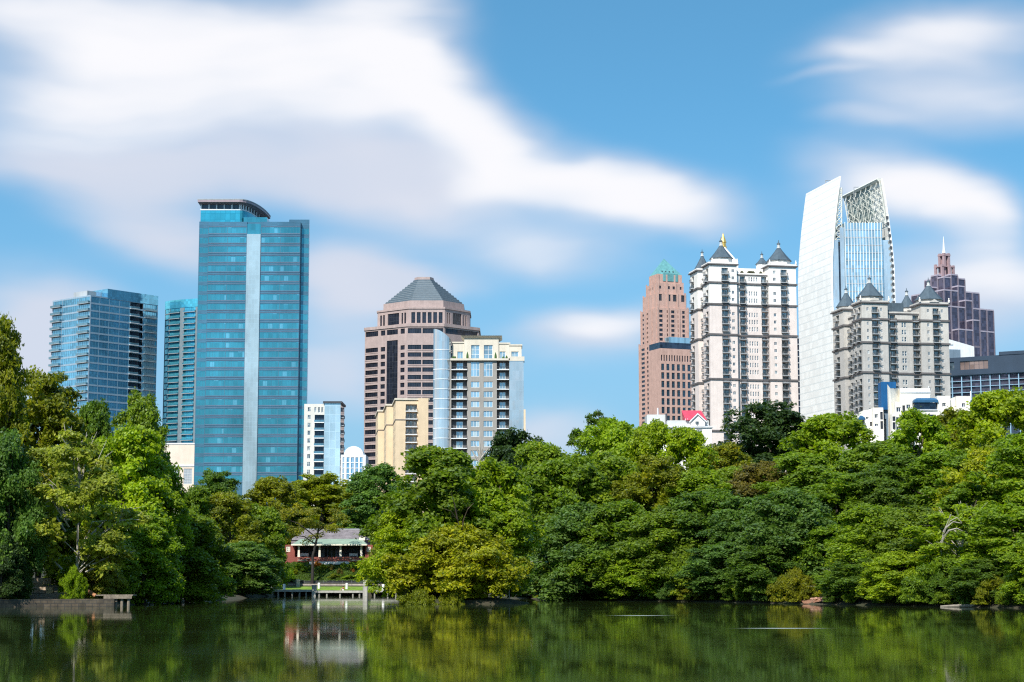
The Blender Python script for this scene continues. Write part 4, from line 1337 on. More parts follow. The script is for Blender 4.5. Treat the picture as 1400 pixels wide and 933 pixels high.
def blue_white_condo():
    b = Bld('apartment_block', 'low white apartment building with a royal blue panel and blue awnings', 'building', 1231, 560, 0, 540)
    X = b.Lx
    z = lambda p, y=0: b.Z(p, 0, y)
    def blk(pa, pb, pt, y0, y1, M=M_WHITE, wins=(), name='wall', dep=.35):
        P = [(X(pa, y0), y0), (X(pb, y0), y0), (X(pb, y0), y1), (X(pa, y0), y1)]
        F = b.face(P[0], P[1]); op = []
        for (a, c, pu, pd, G, nm) in wins:
            b.window(F, F.u(a), F.u(c), z(pd, y0), z(pu, y0), G, M_FRW if nm == 'window' else M_FRD, dep, 2, 1, .12, nm, op)
        mb = MB(); shell(b, mb, P, 0, z(pt, y0), {0: op}, dep); b.part(name, mb, M)
        return F
    blk(1231, 1272, 531.2, 0, 14)
    mb = MB(); mb.prism([(X(1231, -.3), -.3), (X(1272, -.3), -.3), (X(1272, -.3), -.02), (X(1231, -.3), -.02)], z(537), z(535.6)); b.part('ledge', mb, M_SLABW)
    # royal blue panel
    mb = MB(); mb.box(X(1205, -1), X(1214, -1), -1, 4, z(560.3, -1), z(522.3, -1)); mb.box(X(1214, -.5) + .01, X(1225.5, -.5), -.5, 4, z(531, -.5), z(522.3, -.5)); b.part('blue_tower_panel', mb, M_ROYAL)
    mb = MB(); mb.box(X(1208.5), X(1214), 0, 4, z(573), z(560.4)); mb.box(X(1211), X(1213.5), 0, 4, 0, z(573.1)); b.part('metal_duct', mb, M_BLADE)
    # white angled blade wall
    mb = MB()
    A, B = (X(1213.8, -3), -3), (X(1231, 3), 3)
    q = [(A[0], A[1], 0), (B[0], B[1], 0), (B[0], B[1], z(531.2, 3)), (A[0] + .9, A[1] + .6, z(531, -3)), (A[0], A[1], z(526, -3))]
    mb.poly(q); mb.poly([(x, y + .5, zz) for x, y, zz in reversed(q)])
    mb.poly([q[0], q[4], (q[4][0], q[4][1] + .5, q[4][2]), (q[0][0], q[0][1] + .5, 0)])
    mb.poly([q[4], q[3], (q[3][0], q[3][1] + .5, q[3][2]), (q[4][0], q[4][1] + .5, q[4][2])]); mb.poly([q[3], q[2], (q[2][0], q[2][1] + .5, q[2][2]), (q[3][0], q[3][1] + .5, q[3][2])])
    b.part('blade_wall', mb, M_WHITE)
    W, BD = 'window', 'balcony_door'
    blk(1223.2, 1238, 549.5, -5, 0, M_WHITE, [(1225, 1230.8, 557, 563.6, G_DKBLUE, W), (1225, 1230.8, 570.6, 577.3, G_DKBLUE, W), (1225, 1230.8, 584, 590, G_DKBLUE, W), (1233.2, 1237, 554.5, 565, G_DARK, BD), (1233.2, 1237, 567.3, 577.5, G_DARK, BD), (1233.2, 1237, 580, 590, G_DARK, BD)])
    blk(1237.03, 1247, 545, -4.9, 0, M_WHITE, [(1238.8, 1244.3, 553.4, 559.3, G_DKBLUE, W), (1238.8, 1244.3, 567, 572.6, G_DKBLUE, W), (1238.8, 1244.3, 580, 586, G_DKBLUE, W)])
    blk(1218.5, 1224, 566, -6, -3, M_WHITE, [(1219.3, 1223.4, 569.5, 576, G_DARK, BD), (1219.3, 1223.4, 577.5, 587, G_DARK, BD)])
    # left wings
    blk(1193, 1207, 557.5, -2, 8, M_WHITE, [(1195, 1199.7, 566.5, 572, G_DKBLUE, W), (1195, 1199.7, 579.5, 583.5, G_DKBLUE, W), (1202.7, 1206.4, 563.3, 574, G_DARK, BD), (1202.7, 1206.4, 576, 587, G_DARK, BD)])
    blk(1180.5, 1193.2, 561, 0, 8, M_WHITE, [(1183, 1187, 570, 574, G_DKBLUE, W), (1188.5, 1192, 577, 583, G_DARK, BD)])
    blk(1166, 1180.4, 567.2, -1, 8, M_WHITE, [(1172, 1180, 575, 580, G_DARK, BD)])
    def awning(pa, pb, pt, pbm, y, n=10):
        mb = MB(); xa, xb = X(pa, y), X(pb, y)
        zt, z0 = z(pt, y), z(pbm, y)
        pr = [(0, z0), (-.05, z0 + (zt - z0) * .45), (.7, zt - (zt - z0) * .12), (1.6, zt)]
        e = [0, .15, .8, 1.5]
        for k in range(3):
            a0, a1 = pr[k], pr[k + 1]
            mb.poly([(xa + e[k], y - 2 + a0[0], a0[1]), (xb - e[k], y - 2 + a0[0], a0[1]), (xb - e[k + 1], y - 2 + a1[0], a1[1]), (xa + e[k + 1], y - 2 + a1[0], a1[1])])
            mb.poly([(xa + e[k], y - 2 + a0[0], a0[1]), (xa + e[k + 1], y - 2 + a1[0], a1[1]), (xa + e[k + 1], y + 2, a1[1]), (xa + e[k], y + 2, a0[1])])
            mb.poly([(xb - e[k], y - 2 + a0[0], a0[1]), (xb - e[k], y + 2, a0[1]), (xb - e[k + 1], y + 2, a1[1]), (xb - e[k + 1], y - 2 + a1[0], a1[1])])
        mb.poly([(xa + 1.5, y - .4, zt), (xb - 1.5, y - .4, zt), (xb - 1.5, y + 2, zt), (xa + 1.5, y + 2, zt)])
        b.part('blue_awning', mb, M_BLROOF)
    awning(1171.3, 1181, 568.6, 574.8, -1.2)
    # blue-roofed glazed bay
    blk(1247.03, 1281.5, 561.2, -3, 6, M_WHITE, [(1249, 1279, 567, 575, G_DKBLUE, 'window_band')])
    mb = MB(); mb.box(X(1249.5, -2.4), X(1280.5, -2.4), -2.4, 3, z(561.2, -3) + .02, z(551, -2.4)); b.part('glazed_bay', mb, G_DKBLUE)
    mb = MB(); mb.box(X(1246.6, -3.4), X(1282, -3.4), -3.4, 3.2, z(561.4, -3), z(560.3, -3)); b.part('bay_ledge', mb, M_SLABW)
    awning(1247.5, 1281, 544.5, 551.3, -2)
    blk(1281.53, 1298.8, 541.4, -3.5, 8, M_WHITE, [(1287.8, 1292.8, 551, 556.4, G_DARK, W)])
    blk(1298.83, 1307.2, 546, -2, 8, M_WHITE)
    blk(1307.23, 1326.2, 542, -4, 8, M_WHITE, [(1314.5, 1319.3, 551.5, 557, G_DKBLUE, W)])
    awning(1326.3, 1343.5, 545.5, 551, -1)
    blk(1326.23, 1344, 551.2, -1, 8, M_LGREY)
    mb = MB()
    for p, a, c, w in ((1329.6, 548, 534, .2), (1261, 545, 538, .07), (1265, 545, 536, .07), (1268.5, 545, 539, .07), (1272, 533, 527, .06)):
        mb.bar((X(p), 2, z(a)), (X(p), 2, z(c)), w)
    b.part('roof_masts', mb, M_SLABW)
    b.done()

for fn in (blue_condo, cyan_condo, low_beige, teal_tower, cream_glass_pair, arch_block, banded_tower, beige_condo, bay_condo, pink_tower,
           red_roof_house, white_chateau, grey_chateau, gold_spire, sliver_tower, sail_tower, purple_tower, slab_behind, navy_hotel, blue_white_condo):
    fn()
# ================================================================ terrain and water
def wp(px, Y): return ((px - 700) / FL * (Y * cp) , Y)
LAKE = [(-60, 6), (-74, 60), (-70, 130), wp(-60, 193.5), wp(60, 201), wp(157, 203), wp(186, 214), wp(215, 228), wp(262, 246), wp(330, 288), wp(362, 318), wp(380, 331), wp(545, 332),
        wp(600, 332), wp(690, 312), wp(745, 276), wp(850, 254), wp(950, 243), wp(1050, 229), wp(1100, 221), wp(1200, 209), wp(1300, 198), wp(1400, 189), wp(1500, 178), (74, 110), (70, 40), (50, 6)]
ISL = (wp(632, 228)[0], 228.5, 8.2, 8.5)

def poly_sd(x, y):
    """signed distance to the lake outline, positive on land"""
    P = np.array(LAKE)
    d = np.full(x.shape, 1e9); ins = np.zeros(x.shape, bool)
    for a, b in zip(P, np.roll(P, -1, 0)):
        e = b - a
        t = np.clip(((x - a[0]) * e[0] + (y - a[1]) * e[1]) / (e @ e), 0, 1)
        d = np.minimum(d, np.hypot(x - a[0] - t * e[0], y - a[1] - t * e[1]))
        c = (a[1] > y) != (b[1] > y)
        with np.errstate(divide='ignore', invalid='ignore'):
            ins ^= c & (x < (b[0] - a[0]) * (y - a[1]) / (b[1] - a[1] + 1e-12) + a[0])
    return np.where(ins, -d, d)

def height(x, y):
    x, y = np.atleast_1d(np.asarray(x, float)), np.atleast_1d(np.asarray(y, float))
    d = poly_sd(x, y)
    wob = .35 * np.sin(x * .31 + 1.3) * np.sin(y * .27) + .2 * np.sin(x * .9 + y * .7)
    dd = np.maximum(d - 1.5, 0)
    right = 1 / (1 + np.exp(-(x - 2) / 8))
    hill = (6.5 * (1 - np.exp(-dd / 45))) * (1 - right) + (12 * (1 - np.exp(-dd / 42))) * right
    hill = np.where(y < 60, .02 * dd, hill)
    land = .5 * np.clip((d + .2) / 1.2, 0, 1) ** .7 + hill + wob * np.clip(dd / 12, 0, 1)
    # terrace of the pavilion: lawn, low wall, planted slope, level top
    prof = np.interp(y, [328, 331, 340.5, 341.6, 343, 349.5, 380, 430], [.7, .85, 1.6, 2.1, 2.3, 6.0, 6.3, 10.5])
    xl, xr = wp(372, 340)[0], wp(548, 340)[0]
    w = np.clip((x - xl) / 4 + .5, 0, 1) * np.clip((xr - x) / 4 + .5, 0, 1) * np.clip((y - 326) / 4, 0, 1) * np.clip((440 - y) / 40, 0, 1)
    land = land * (1 - w) + np.maximum(prof, .05) * w
    # left landing: level ground behind the stone edge
    wl = np.clip((wp(165, 203)[0] - x) / 4, 0, 1) * np.clip((x - wp(-60, 200)[0]) / 5, 0, 1) * np.clip((206.5 - y) / 3, 0, 1) * (y > 190)
    land = land * (1 - wl) + np.where(d > 0, .76, land) * wl
    bed = -np.clip(-d * .35, 0, 1.8)
    z = np.where(d > 0, land, bed)
    q = np.hypot((x - ISL[0]) / ISL[2], (y - ISL[1]) / ISL[3])
    return np.maximum(z, np.where(q < 1, .75 * (1 - q ** 3), -9) + .04)

def hz(x, y): return float(height(x, y)[0])

def axis(parts):
    out = []
    for a, b, st in parts: out += list(np.arange(a, b, st))
    return np.array(out)
gx = axis([(-6000, -600, 600), (-600, -130, 30), (-130, 130, 2.2), (130, 600, 30), (600, 6601, 600)])
gy = axis([(-600, -20, 60), (-20, 180, 5), (180, 360, 1.6), (360, 520, 8), (520, 1500, 60), (1500, 9001, 750)])
X_, Y_ = np.meshgrid(gx, gy)
Zg = height(X_.ravel(), Y_.ravel())
nx, ny = len(gx), len(gy)
me = bpy.data.meshes.new('ground')
vs = np.stack([X_.ravel(), Y_.ravel(), Zg], 1)
ii = np.arange((nx) * (ny)).reshape(ny, nx)
fs = np.stack([ii[:-1, :-1], ii[:-1, 1:], ii[1:, 1:], ii[1:, :-1]], -1).reshape(-1, 4)
me.from_pydata(vs.tolist(), [], fs.tolist())
me.polygons.foreach_set('use_smooth', [True] * len(me.polygons))
m, t, b_ = newmat('leaf_litter_ground')
pos = t.new('ShaderNodeNewGeometry').outputs['Position']
n1, n2 = t.noise(pos, .25, 5), t.noise(pos, 2.5, 4)
c = t.mix(t.rng(n1, .4, .6, 0, 1), (.035, .04, .015), (.055, .042, .027))
c = t.mix(t.rng(n2, .35, .7, 0, .8), c, (.03, .032, .014))
t.put(b_.inputs['Base Color'], c); b_.inputs['Roughness'].default_value = .95
me.materials.append(m)
tag(link('ground', me), kind='structure')

def sheet(name, pts_fn, nu, nv, m, lift=.03):
    """a draped sheet over the ground"""
    vs, fs = [], []
    for j in range(nv + 1):
        for i in range(nu + 1):
            x, y = pts_fn(i / nu, j / nv)
            vs.append((x, y, max(hz(x, y), .02) + lift))
    for j in range(nv):
        for i in range(nu):
            k = j * (nu + 1) + i
            fs.append((k, k + 1, k + nu + 2, k + nu + 1))
    me = bpy.data.meshes.new(name); me.from_pydata(vs, [], fs); me.materials.append(m)
    return tag(link(name, me), kind='structure')

M_LAWN = mat('mown_grass', (.16, .26, .03), .9, .3, .8, streak=0, fine=6)
M_PATH = mat('dirt_path', (.22, .17, .14), .95, .25, .7, streak=0, fine=4)
M_CLAY = mat('red_clay', (.24, .12, .075), .95, .3, .6, streak=0, fine=3)
sheet('lawn', lambda u, v: (wp(372 + 174 * u, 332)[0], 332.2 + 8.2 * v), 12, 6, M_LAWN)
sheet('path', lambda u, v: (wp(31 + 56 * u, 203)[0] + 1.5 * v * (.5 - u), 203.2 + 24 * v), 6, 14, M_PATH)
sheet('bank', lambda u, v: (wp(1094 + 46 * u, 223)[0], wp(0, 219.5)[1] + 1.2 - 4.5 * u + 5 * v), 10, 5, M_CLAY, .05)

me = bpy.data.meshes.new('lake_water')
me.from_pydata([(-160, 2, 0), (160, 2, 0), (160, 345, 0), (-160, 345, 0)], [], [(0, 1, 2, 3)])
m, t, b_ = newmat('lake_water')
pos = t.new('ShaderNodeNewGeometry').outputs['Position']
rp = t.noise(t.scale(pos, (.55, 1.1, 1)), 1.3, 3)
lp = t.noise(t.scale(pos, (.03, .09, 1)), 1., 2)
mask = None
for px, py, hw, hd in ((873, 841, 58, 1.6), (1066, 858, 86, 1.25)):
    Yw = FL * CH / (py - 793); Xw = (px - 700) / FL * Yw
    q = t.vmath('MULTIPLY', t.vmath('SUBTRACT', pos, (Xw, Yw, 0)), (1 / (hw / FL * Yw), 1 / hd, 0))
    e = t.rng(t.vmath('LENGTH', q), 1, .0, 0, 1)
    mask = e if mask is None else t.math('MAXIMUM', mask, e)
t.put(b_.inputs['Base Color'], t.mix(t.math('MULTIPLY', mask, .8), (.022, .034, .009), (.55, .58, .56)))  # two wake streaks: whitish colour for foam and painted sky glint on ripples
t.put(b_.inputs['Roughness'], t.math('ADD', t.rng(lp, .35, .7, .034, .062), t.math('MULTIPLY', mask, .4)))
b_.inputs['IOR'].default_value = 1.33
bn = t.new('ShaderNodeBump'); bn.inputs['Distance'].default_value = .1
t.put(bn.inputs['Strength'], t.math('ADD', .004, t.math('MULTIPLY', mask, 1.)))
t.put(bn.inputs['Height'], rp); t.l.new(bn.outputs[0], b_.inputs['Normal'])
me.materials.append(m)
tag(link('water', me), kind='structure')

# ================================================================ trees
NR = np.random.default_rng(5)
def leafmat(name, gloss=.12, trans=.52):
    m = bpy.data.materials.new(name); m.use_nodes = True
    t = NT(m.node_tree); t.n.clear()
    out = t.new('ShaderNodeOutputMaterial')
    oc = t.new('ShaderNodeObjectInfo').outputs['Color']
    at = t.new('ShaderNodeAttribute'); at.attribute_name = 'tint'
    c = t.vmath('MULTIPLY', oc, t.rng(at.outputs['Fac'], 0, 1, .55, 1.5, False))
    yel = t.vmath('MULTIPLY', oc, (1.75, 1.25, .55))
    c = t.mix(t.rng(at.outputs['Fac'], .72, 1, 0, .55), c, yel)
    blu = t.vmath('MULTIPLY', oc, (.58, .78, .85))
    c = t.mix(t.rng(at.outputs['Fac'], .3, 0, 0, .5), c, blu)
    d = t.new('ShaderNodeBsdfDiffuse'); t.put(d.inputs[0], c)
    tr = t.new('ShaderNodeBsdfTranslucent'); t.put(tr.inputs[0], t.vmath('MULTIPLY', c, (1.15, 1.25, .6)))
    mx = t.new('ShaderNodeMixShader'); mx.inputs[0].default_value = trans
    t.l.new(d.outputs[0], mx.inputs[1]); t.l.new(tr.outputs[0], mx.inputs[2])
    g = t.new('ShaderNodeBsdfGlossy'); g.inputs['Roughness'].default_value = .45; t.put(g.inputs[0], (.6, .65, .6))
    fr = t.new('ShaderNodeFresnel'); fr.inputs[0].default_value = 1.4
    mg = t.new('ShaderNodeMixShader'); t.put(mg.inputs[0], t.math('MULTIPLY', fr.outputs[0], gloss))
    t.l.new(mx.outputs[0], mg.inputs[1]); t.l.new(g.outputs[0], mg.inputs[2])
    t.l.new(mg.outputs[0], out.inputs[0])
    return m
M_LEAF = leafmat('leaf')
M_BARK = mat('bark', (.10, .08, .062), .95, .3, 1.5, streak=.25)
M_BARKP = mat('pale_bark', (.34, .31, .26), .9, .25, 1.5, streak=.2)

def leaves_mesh(name, ctr, nrm, size, tint, aspect=.55):
    n = len(ctr)
    r = NR.normal(size=(n, 3))
    nrm = nrm / np.linalg.norm(nrm, axis=1, keepdims=True)
    tn = np.cross(nrm, r); tn /= np.linalg.norm(tn, axis=1, keepdims=True)
    bt = np.cross(nrm, tn)
    L = (size / 2)[:, None]; W = L * aspect
    q = np.stack([ctr - tn * L, ctr + bt * W + tn * L * .15, ctr + tn * L, ctr - bt * W + tn * L * .15], 1).reshape(-1, 3)
    me = bpy.data.meshes.new(name)
    me.vertices.add(4 * n); me.loops.add(4 * n); me.polygons.add(n)
    me.vertices.foreach_set('co', q.ravel())
    me.loops.foreach_set('vertex_index', np.arange(4 * n, dtype=np.int32))
    me.polygons.foreach_set('loop_start', np.arange(0, 4 * n, 4, dtype=np.int32))
    a = me.attributes.new('tint', 'FLOAT', 'FACE')
    a.data.foreach_set('value', np.clip(tint, 0, 1).astype(np.float32))
    me.materials.append(M_LEAF)
    me.update(); me.validate()
    return me

def unit(v): return v / np.maximum(np.linalg.norm(v, axis=-1, keepdims=True), 1e-6)

def tree_kind(name, H, Rr, base, npuff, nleaf, leaf=.5, flat=.6, pr=(.17, .30), prof=None, droop=0., fill=.14, irr=.3, limbs=9, bark=None, trunk_r=.3, twigs=0, cluster=5, hollow=.5):
    lob = unit(NR.normal(size=(9, 3))); lw = NR.uniform(-1, 1, 9)
    prof = prof or [(0, .8), (.2, .95), (.45, 1.), (.7, .92), (.88, .66), (1, .3)]
    pz, pv = zip(*prof)
    # boughs on an uneven envelope, each carrying its own puffs of foliage
    nb = max(8, int(npuff / 6.5))
    t = (np.arange(nb) + NR.uniform(.1, .9, nb)) / nb
    t = t ** .9
    ang = np.arange(nb) * 2.4 + NR.uniform(-.7, .7, nb)
    rad = np.interp(t, pz, pv) * Rr
    brad = Rr * NR.uniform(.26, .44, nb) * (1 - .15 * t)
    dirs = unit(np.stack([np.cos(ang), np.sin(ang), (t - .4) * 1.5], 1))
    bump = 1 + irr * .7 * ((np.maximum(dirs @ lob.T, 0) ** 4) * lw).sum(1)
    rr = np.maximum(rad * bump - brad * .75, 0) * NR.uniform(.72, 1.04, nb)
    Bc = np.stack([np.cos(ang) * rr, np.sin(ang) * rr, base * H + brad * .35 + t * (H * (1 - base) - brad * 1.0) * (1 + .08 * (bump - 1))], 1)
    bi = np.concatenate([np.arange(nb), NR.choice(nb, npuff - nb, p=brad ** 2 / (brad ** 2).sum())])
    prad = Rr * NR.uniform(*pr, npuff) * .55
    pd = unit(NR.normal(size=(npuff, 3)) + np.array([0, 0, .45]) + .5 * dirs[bi])
    P = Bc[bi] + pd * (brad[bi] - prad * .5)[:, None] * np.array([1, 1, .85]) * NR.uniform(.6, 1.05, (npuff, 1))
    btint = NR.normal(0, .10, nb)[bi]
    # leaves in sprigs over the upper side of each flattened puff
    w = prad ** 2; w /= w.sum()
    ns = nleaf // cluster
    pid = NR.choice(npuff, ns, p=w)
    d = unit(NR.normal(size=(ns, 3)) + np.array([0, 0, .18]))
    out = unit(P[pid] * np.array([1, 1, .0]) + 1e-3)
    d = unit(d + .35 * out)
    low = d[:, 2] < -.35
    d[low, 2] *= -1
    shell_r = prad[pid] * NR.uniform(.62, 1.12, ns)
    c = P[pid] + d * shell_r[:, None] * np.array([1, 1, flat])
    c[:, 2] -= droop * (np.hypot(d[:, 0], d[:, 1]) ** 2) * prad[pid]
    ptint = NR.normal(.5, .13, npuff) + btint
    idx = np.repeat(np.arange(ns), cluster)
    cc = c[idx] + NR.normal(size=(len(idx), 3)) * leaf * np.array([.55, .55, .3])
    nn = unit(d[idx] * .8 + np.array([0, 0, .45]) + NR.normal(size=(len(idx), 3)) * .6)
    sz = leaf * NR.uniform(.65, 1.25, len(idx))
    tint = ptint[pid][idx] + NR.normal(0, .09, ns)[idx] + NR.normal(0, .12, len(idx))
    nf = int(nleaf * fill)
    k = NR.choice(npuff, nf)
    cf = P[k] * np.array([.62, .62, .96]) + NR.normal(size=(nf, 3)) * (prad[k] * .55)[:, None]
    cc = np.concatenate([cc, cf]); nn = np.concatenate([nn, unit(NR.normal(size=(nf, 3)) + np.array([0, 0, .5]))])
    sz = np.concatenate([sz, leaf * NR.uniform(1.3, 2.1, nf)]); tint = np.concatenate([tint, NR.normal(.45, .12, nf)])
    cc[:, 2] = np.maximum(cc[:, 2], .12)
    crown = leaves_mesh(name + '_crown', cc, nn, sz, tint)
    mb = MB()
    lean = NR.normal(0, .03 * H, 2)
    top = np.array([lean[0], lean[1], H * .78])
    path = [np.array([0, 0, -.6]), np.array([lean[0] * .15, lean[1] * .15, H * .15]), np.array([lean[0] * .4, lean[1] * .6, H * .4]), top]
    mb.tube([tuple(p) for p in path], [trunk_r * 1.35, trunk_r, trunk_r * .7, trunk_r * .15], 8)
    far = NR.choice(npuff, min(limbs, npuff), replace=False)
    for k in far:
        e = P[k]
        f = np.clip((e[2] / H) * .55, .08, .62)
        s_ = np.array([np.interp(f, [0, .15, .4, .78], [0, path[1][i], path[2][i], top[i]]) for i in range(2)] + [f * H])
        mid = s_ * .5 + e * .5 + np.array([0, 0, .06 * H])
        mb.tube([tuple(s_), tuple(mid), tuple(e)], [trunk_r * .42, trunk_r * .28, trunk_r * .08], 5)
        for _ in range(2):
            q = e + NR.normal(size=3) * prad[k] * np.array([.9, .9, .5])
            mb.tube([tuple(mid * .4 + e * .6), tuple(q)], [trunk_r * .16, trunk_r * .04], 4)
    for _ in range(twigs):
        k = NR.integers(npuff)
        e = P[k] + unit(P[k] * np.array([1, 1, .3])) * prad[k] * 1.25
        s_ = np.array([P[k][0] * .25, P[k][1] * .25, P[k][2] * .72])
        mid = (s_ + e) / 2 + np.array([0, 0, .05 * H]) + NR.normal(size=3) * .4
        mb.tube([tuple(s_), tuple(mid), tuple(e)], [.11, .08, .03], 5)
        mb.tube([tuple(mid), tuple(e + NR.normal(size=3) * 1.2)], [.06, .02], 4)
    return dict(H=H, R=Rr, crown=crown, trunk=mb.mesh(name + '_trunk', bark or M_BARK))

ROUND = [(0, .8), (.12, .92), (.35, 1.), (.62, 1.0), (.8, .88), (.92, .64), (1, .34)]
TALL = [(0, .75), (.15, .9), (.4, 1.), (.65, .92), (.85, .68), (1, .26)]
K = {
    'A': tree_kind('broad_tree', 20, 7, .04, 290, 32000, .54, .95, prof=ROUND),
    'B': tree_kind('broad_tree', 20, 7, .04, 250, 32000, .56, .95, pr=(.2, .34), prof=ROUND, irr=.45),
    'C': tree_kind('tall_tree', 22, 6.5, .04, 290, 31000, .52, .9, prof=TALL, irr=.4),
    'D': tree_kind('broad_tree', 20, 7, .04, 340, 33000, .48, .95, pr=(.13, .23), prof=ROUND, irr=.5),
    'E': tree_kind('layered_tree', 18, 7, .03, 260, 30000, .52, .84, pr=(.20, .34), droop=.35, irr=.4),
    'F': tree_kind('layered_tree', 18, 7, .02, 280, 30000, .50, .86, pr=(.17, .31), droop=.5, prof=ROUND, irr=.55),
    'G': tree_kind('airy_tree', 19, 7, .17, 120, 23000, .46, .42, pr=(.18, .3), droop=.3, irr=.55, bark=M_BARKP, twigs=26, limbs=18, trunk_r=.15, fill=.08),
    'U': tree_kind('bush', 8, 7, .0, 130, 24000, .40, .6, pr=(.15, .27), prof=[(0, .85), (.3, 1.), (.6, .85), (.85, .5), (1, .12)], irr=.45, trunk_r=.16),
    'I': tree_kind('dome_bush', 9, 7, .0, 330, 34000, .40, .85, pr=(.15, .25), prof=[(0, .9), (.2, 1.), (.45, .96), (.7, .78), (.88, .52), (1, .22)], irr=.18, trunk_r=.16),
    'V': tree_kind('bush', 7, 7, .0, 110, 20000, .42, .42, pr=(.18, .32), droop=.45, prof=[(0, .9), (.3, 1.), (.6, .8), (.85, .45), (1, .1)], irr=.55, trunk_r=.14),
    'S': tree_kind('sparse_tree', 20, 7, .30, 62, 9000, .46, .42, pr=(.11, .2), irr=.7, twigs=14, limbs=26, trunk_r=.26, fill=.05),
    'P': tree_kind('small_shrub', 1.6, 1.1, .0, 46, 2600, .17, .6, pr=(.2, .36), prof=[(0, .8), (.3, 1.), (.6, .85), (1, .2)], irr=.5, trunk_r=.04, limbs=5),
}
# leaf colours (linear albedo)
LC = dict(lime=(.260, .360, .010), bright=(.205, .312, .010), mid=(.158, .245, .013), dark=(.098, .172, .014), deep=(.042, .085, .018), olive=(.190, .215, .010), yellow=(.320, .350, .012),
          teal=(.105, .195, .030), rust=(.150, .130, .022), pale=(.310, .350, .035), ochre=(.265, .295, .008), orange=(.38, .17, .018))

def tree(kind, px, Y, top, wpx, col, label, name='tree', cat='tree', group=None, rot=None, base=None, lift=0., dx=0.):
    k = K[kind]
    if group == 'trees on the right bank':
        sy = float(np.interp(px, [690, 745, 850, 950, 1050, 1100, 1200, 1300, 1400, 1500], [312, 276, 254, 243, 229, 221, 209, 198, 189, 178]))
        if top > 735: Y = sy + 2.2 + 1.2 * NR.random(); wpx *= 1.2
        elif top > 660: Y = min(Y, sy + 9 + 4 * NR.random()); wpx *= 1.25
        else: wpx *= 1.18
    elif group != 'coloured shrubs on the pavilion slope':
        wpx *= 1.08
    x = wp(px, Y)[0] + dx
    z = (hz(x, Y) if base is None else base) - .08 + lift
    h = Zc(top, Y) - z
    sxy = (wpx / FL * Y / 2) / (k['R'] * .97)
    r = tag(empty(name, (x, Y, z), random.uniform(0, 6.28) if rot is None else rot), label, cat, group)
    sc = Matrix.Diagonal((sxy, sxy, h / (k['H'] * .99), 1))
    tk = link('trunk', k['trunk'], r, sc)
    cr = link('crown' if cat == 'tree' else 'foliage', k['crown'], r, sc)
    v = NR.uniform(.9, 1.1)
    c = LC[col]
    v *= 1.07
    cr.color = (c[0] * v * NR.uniform(.99, 1.11), c[1] * v, c[2] * v, 1)
    return r
LB, RB, MBK = 'trees on the left bank', 'trees on the right bank', 'trees behind the lakeside pavilion'
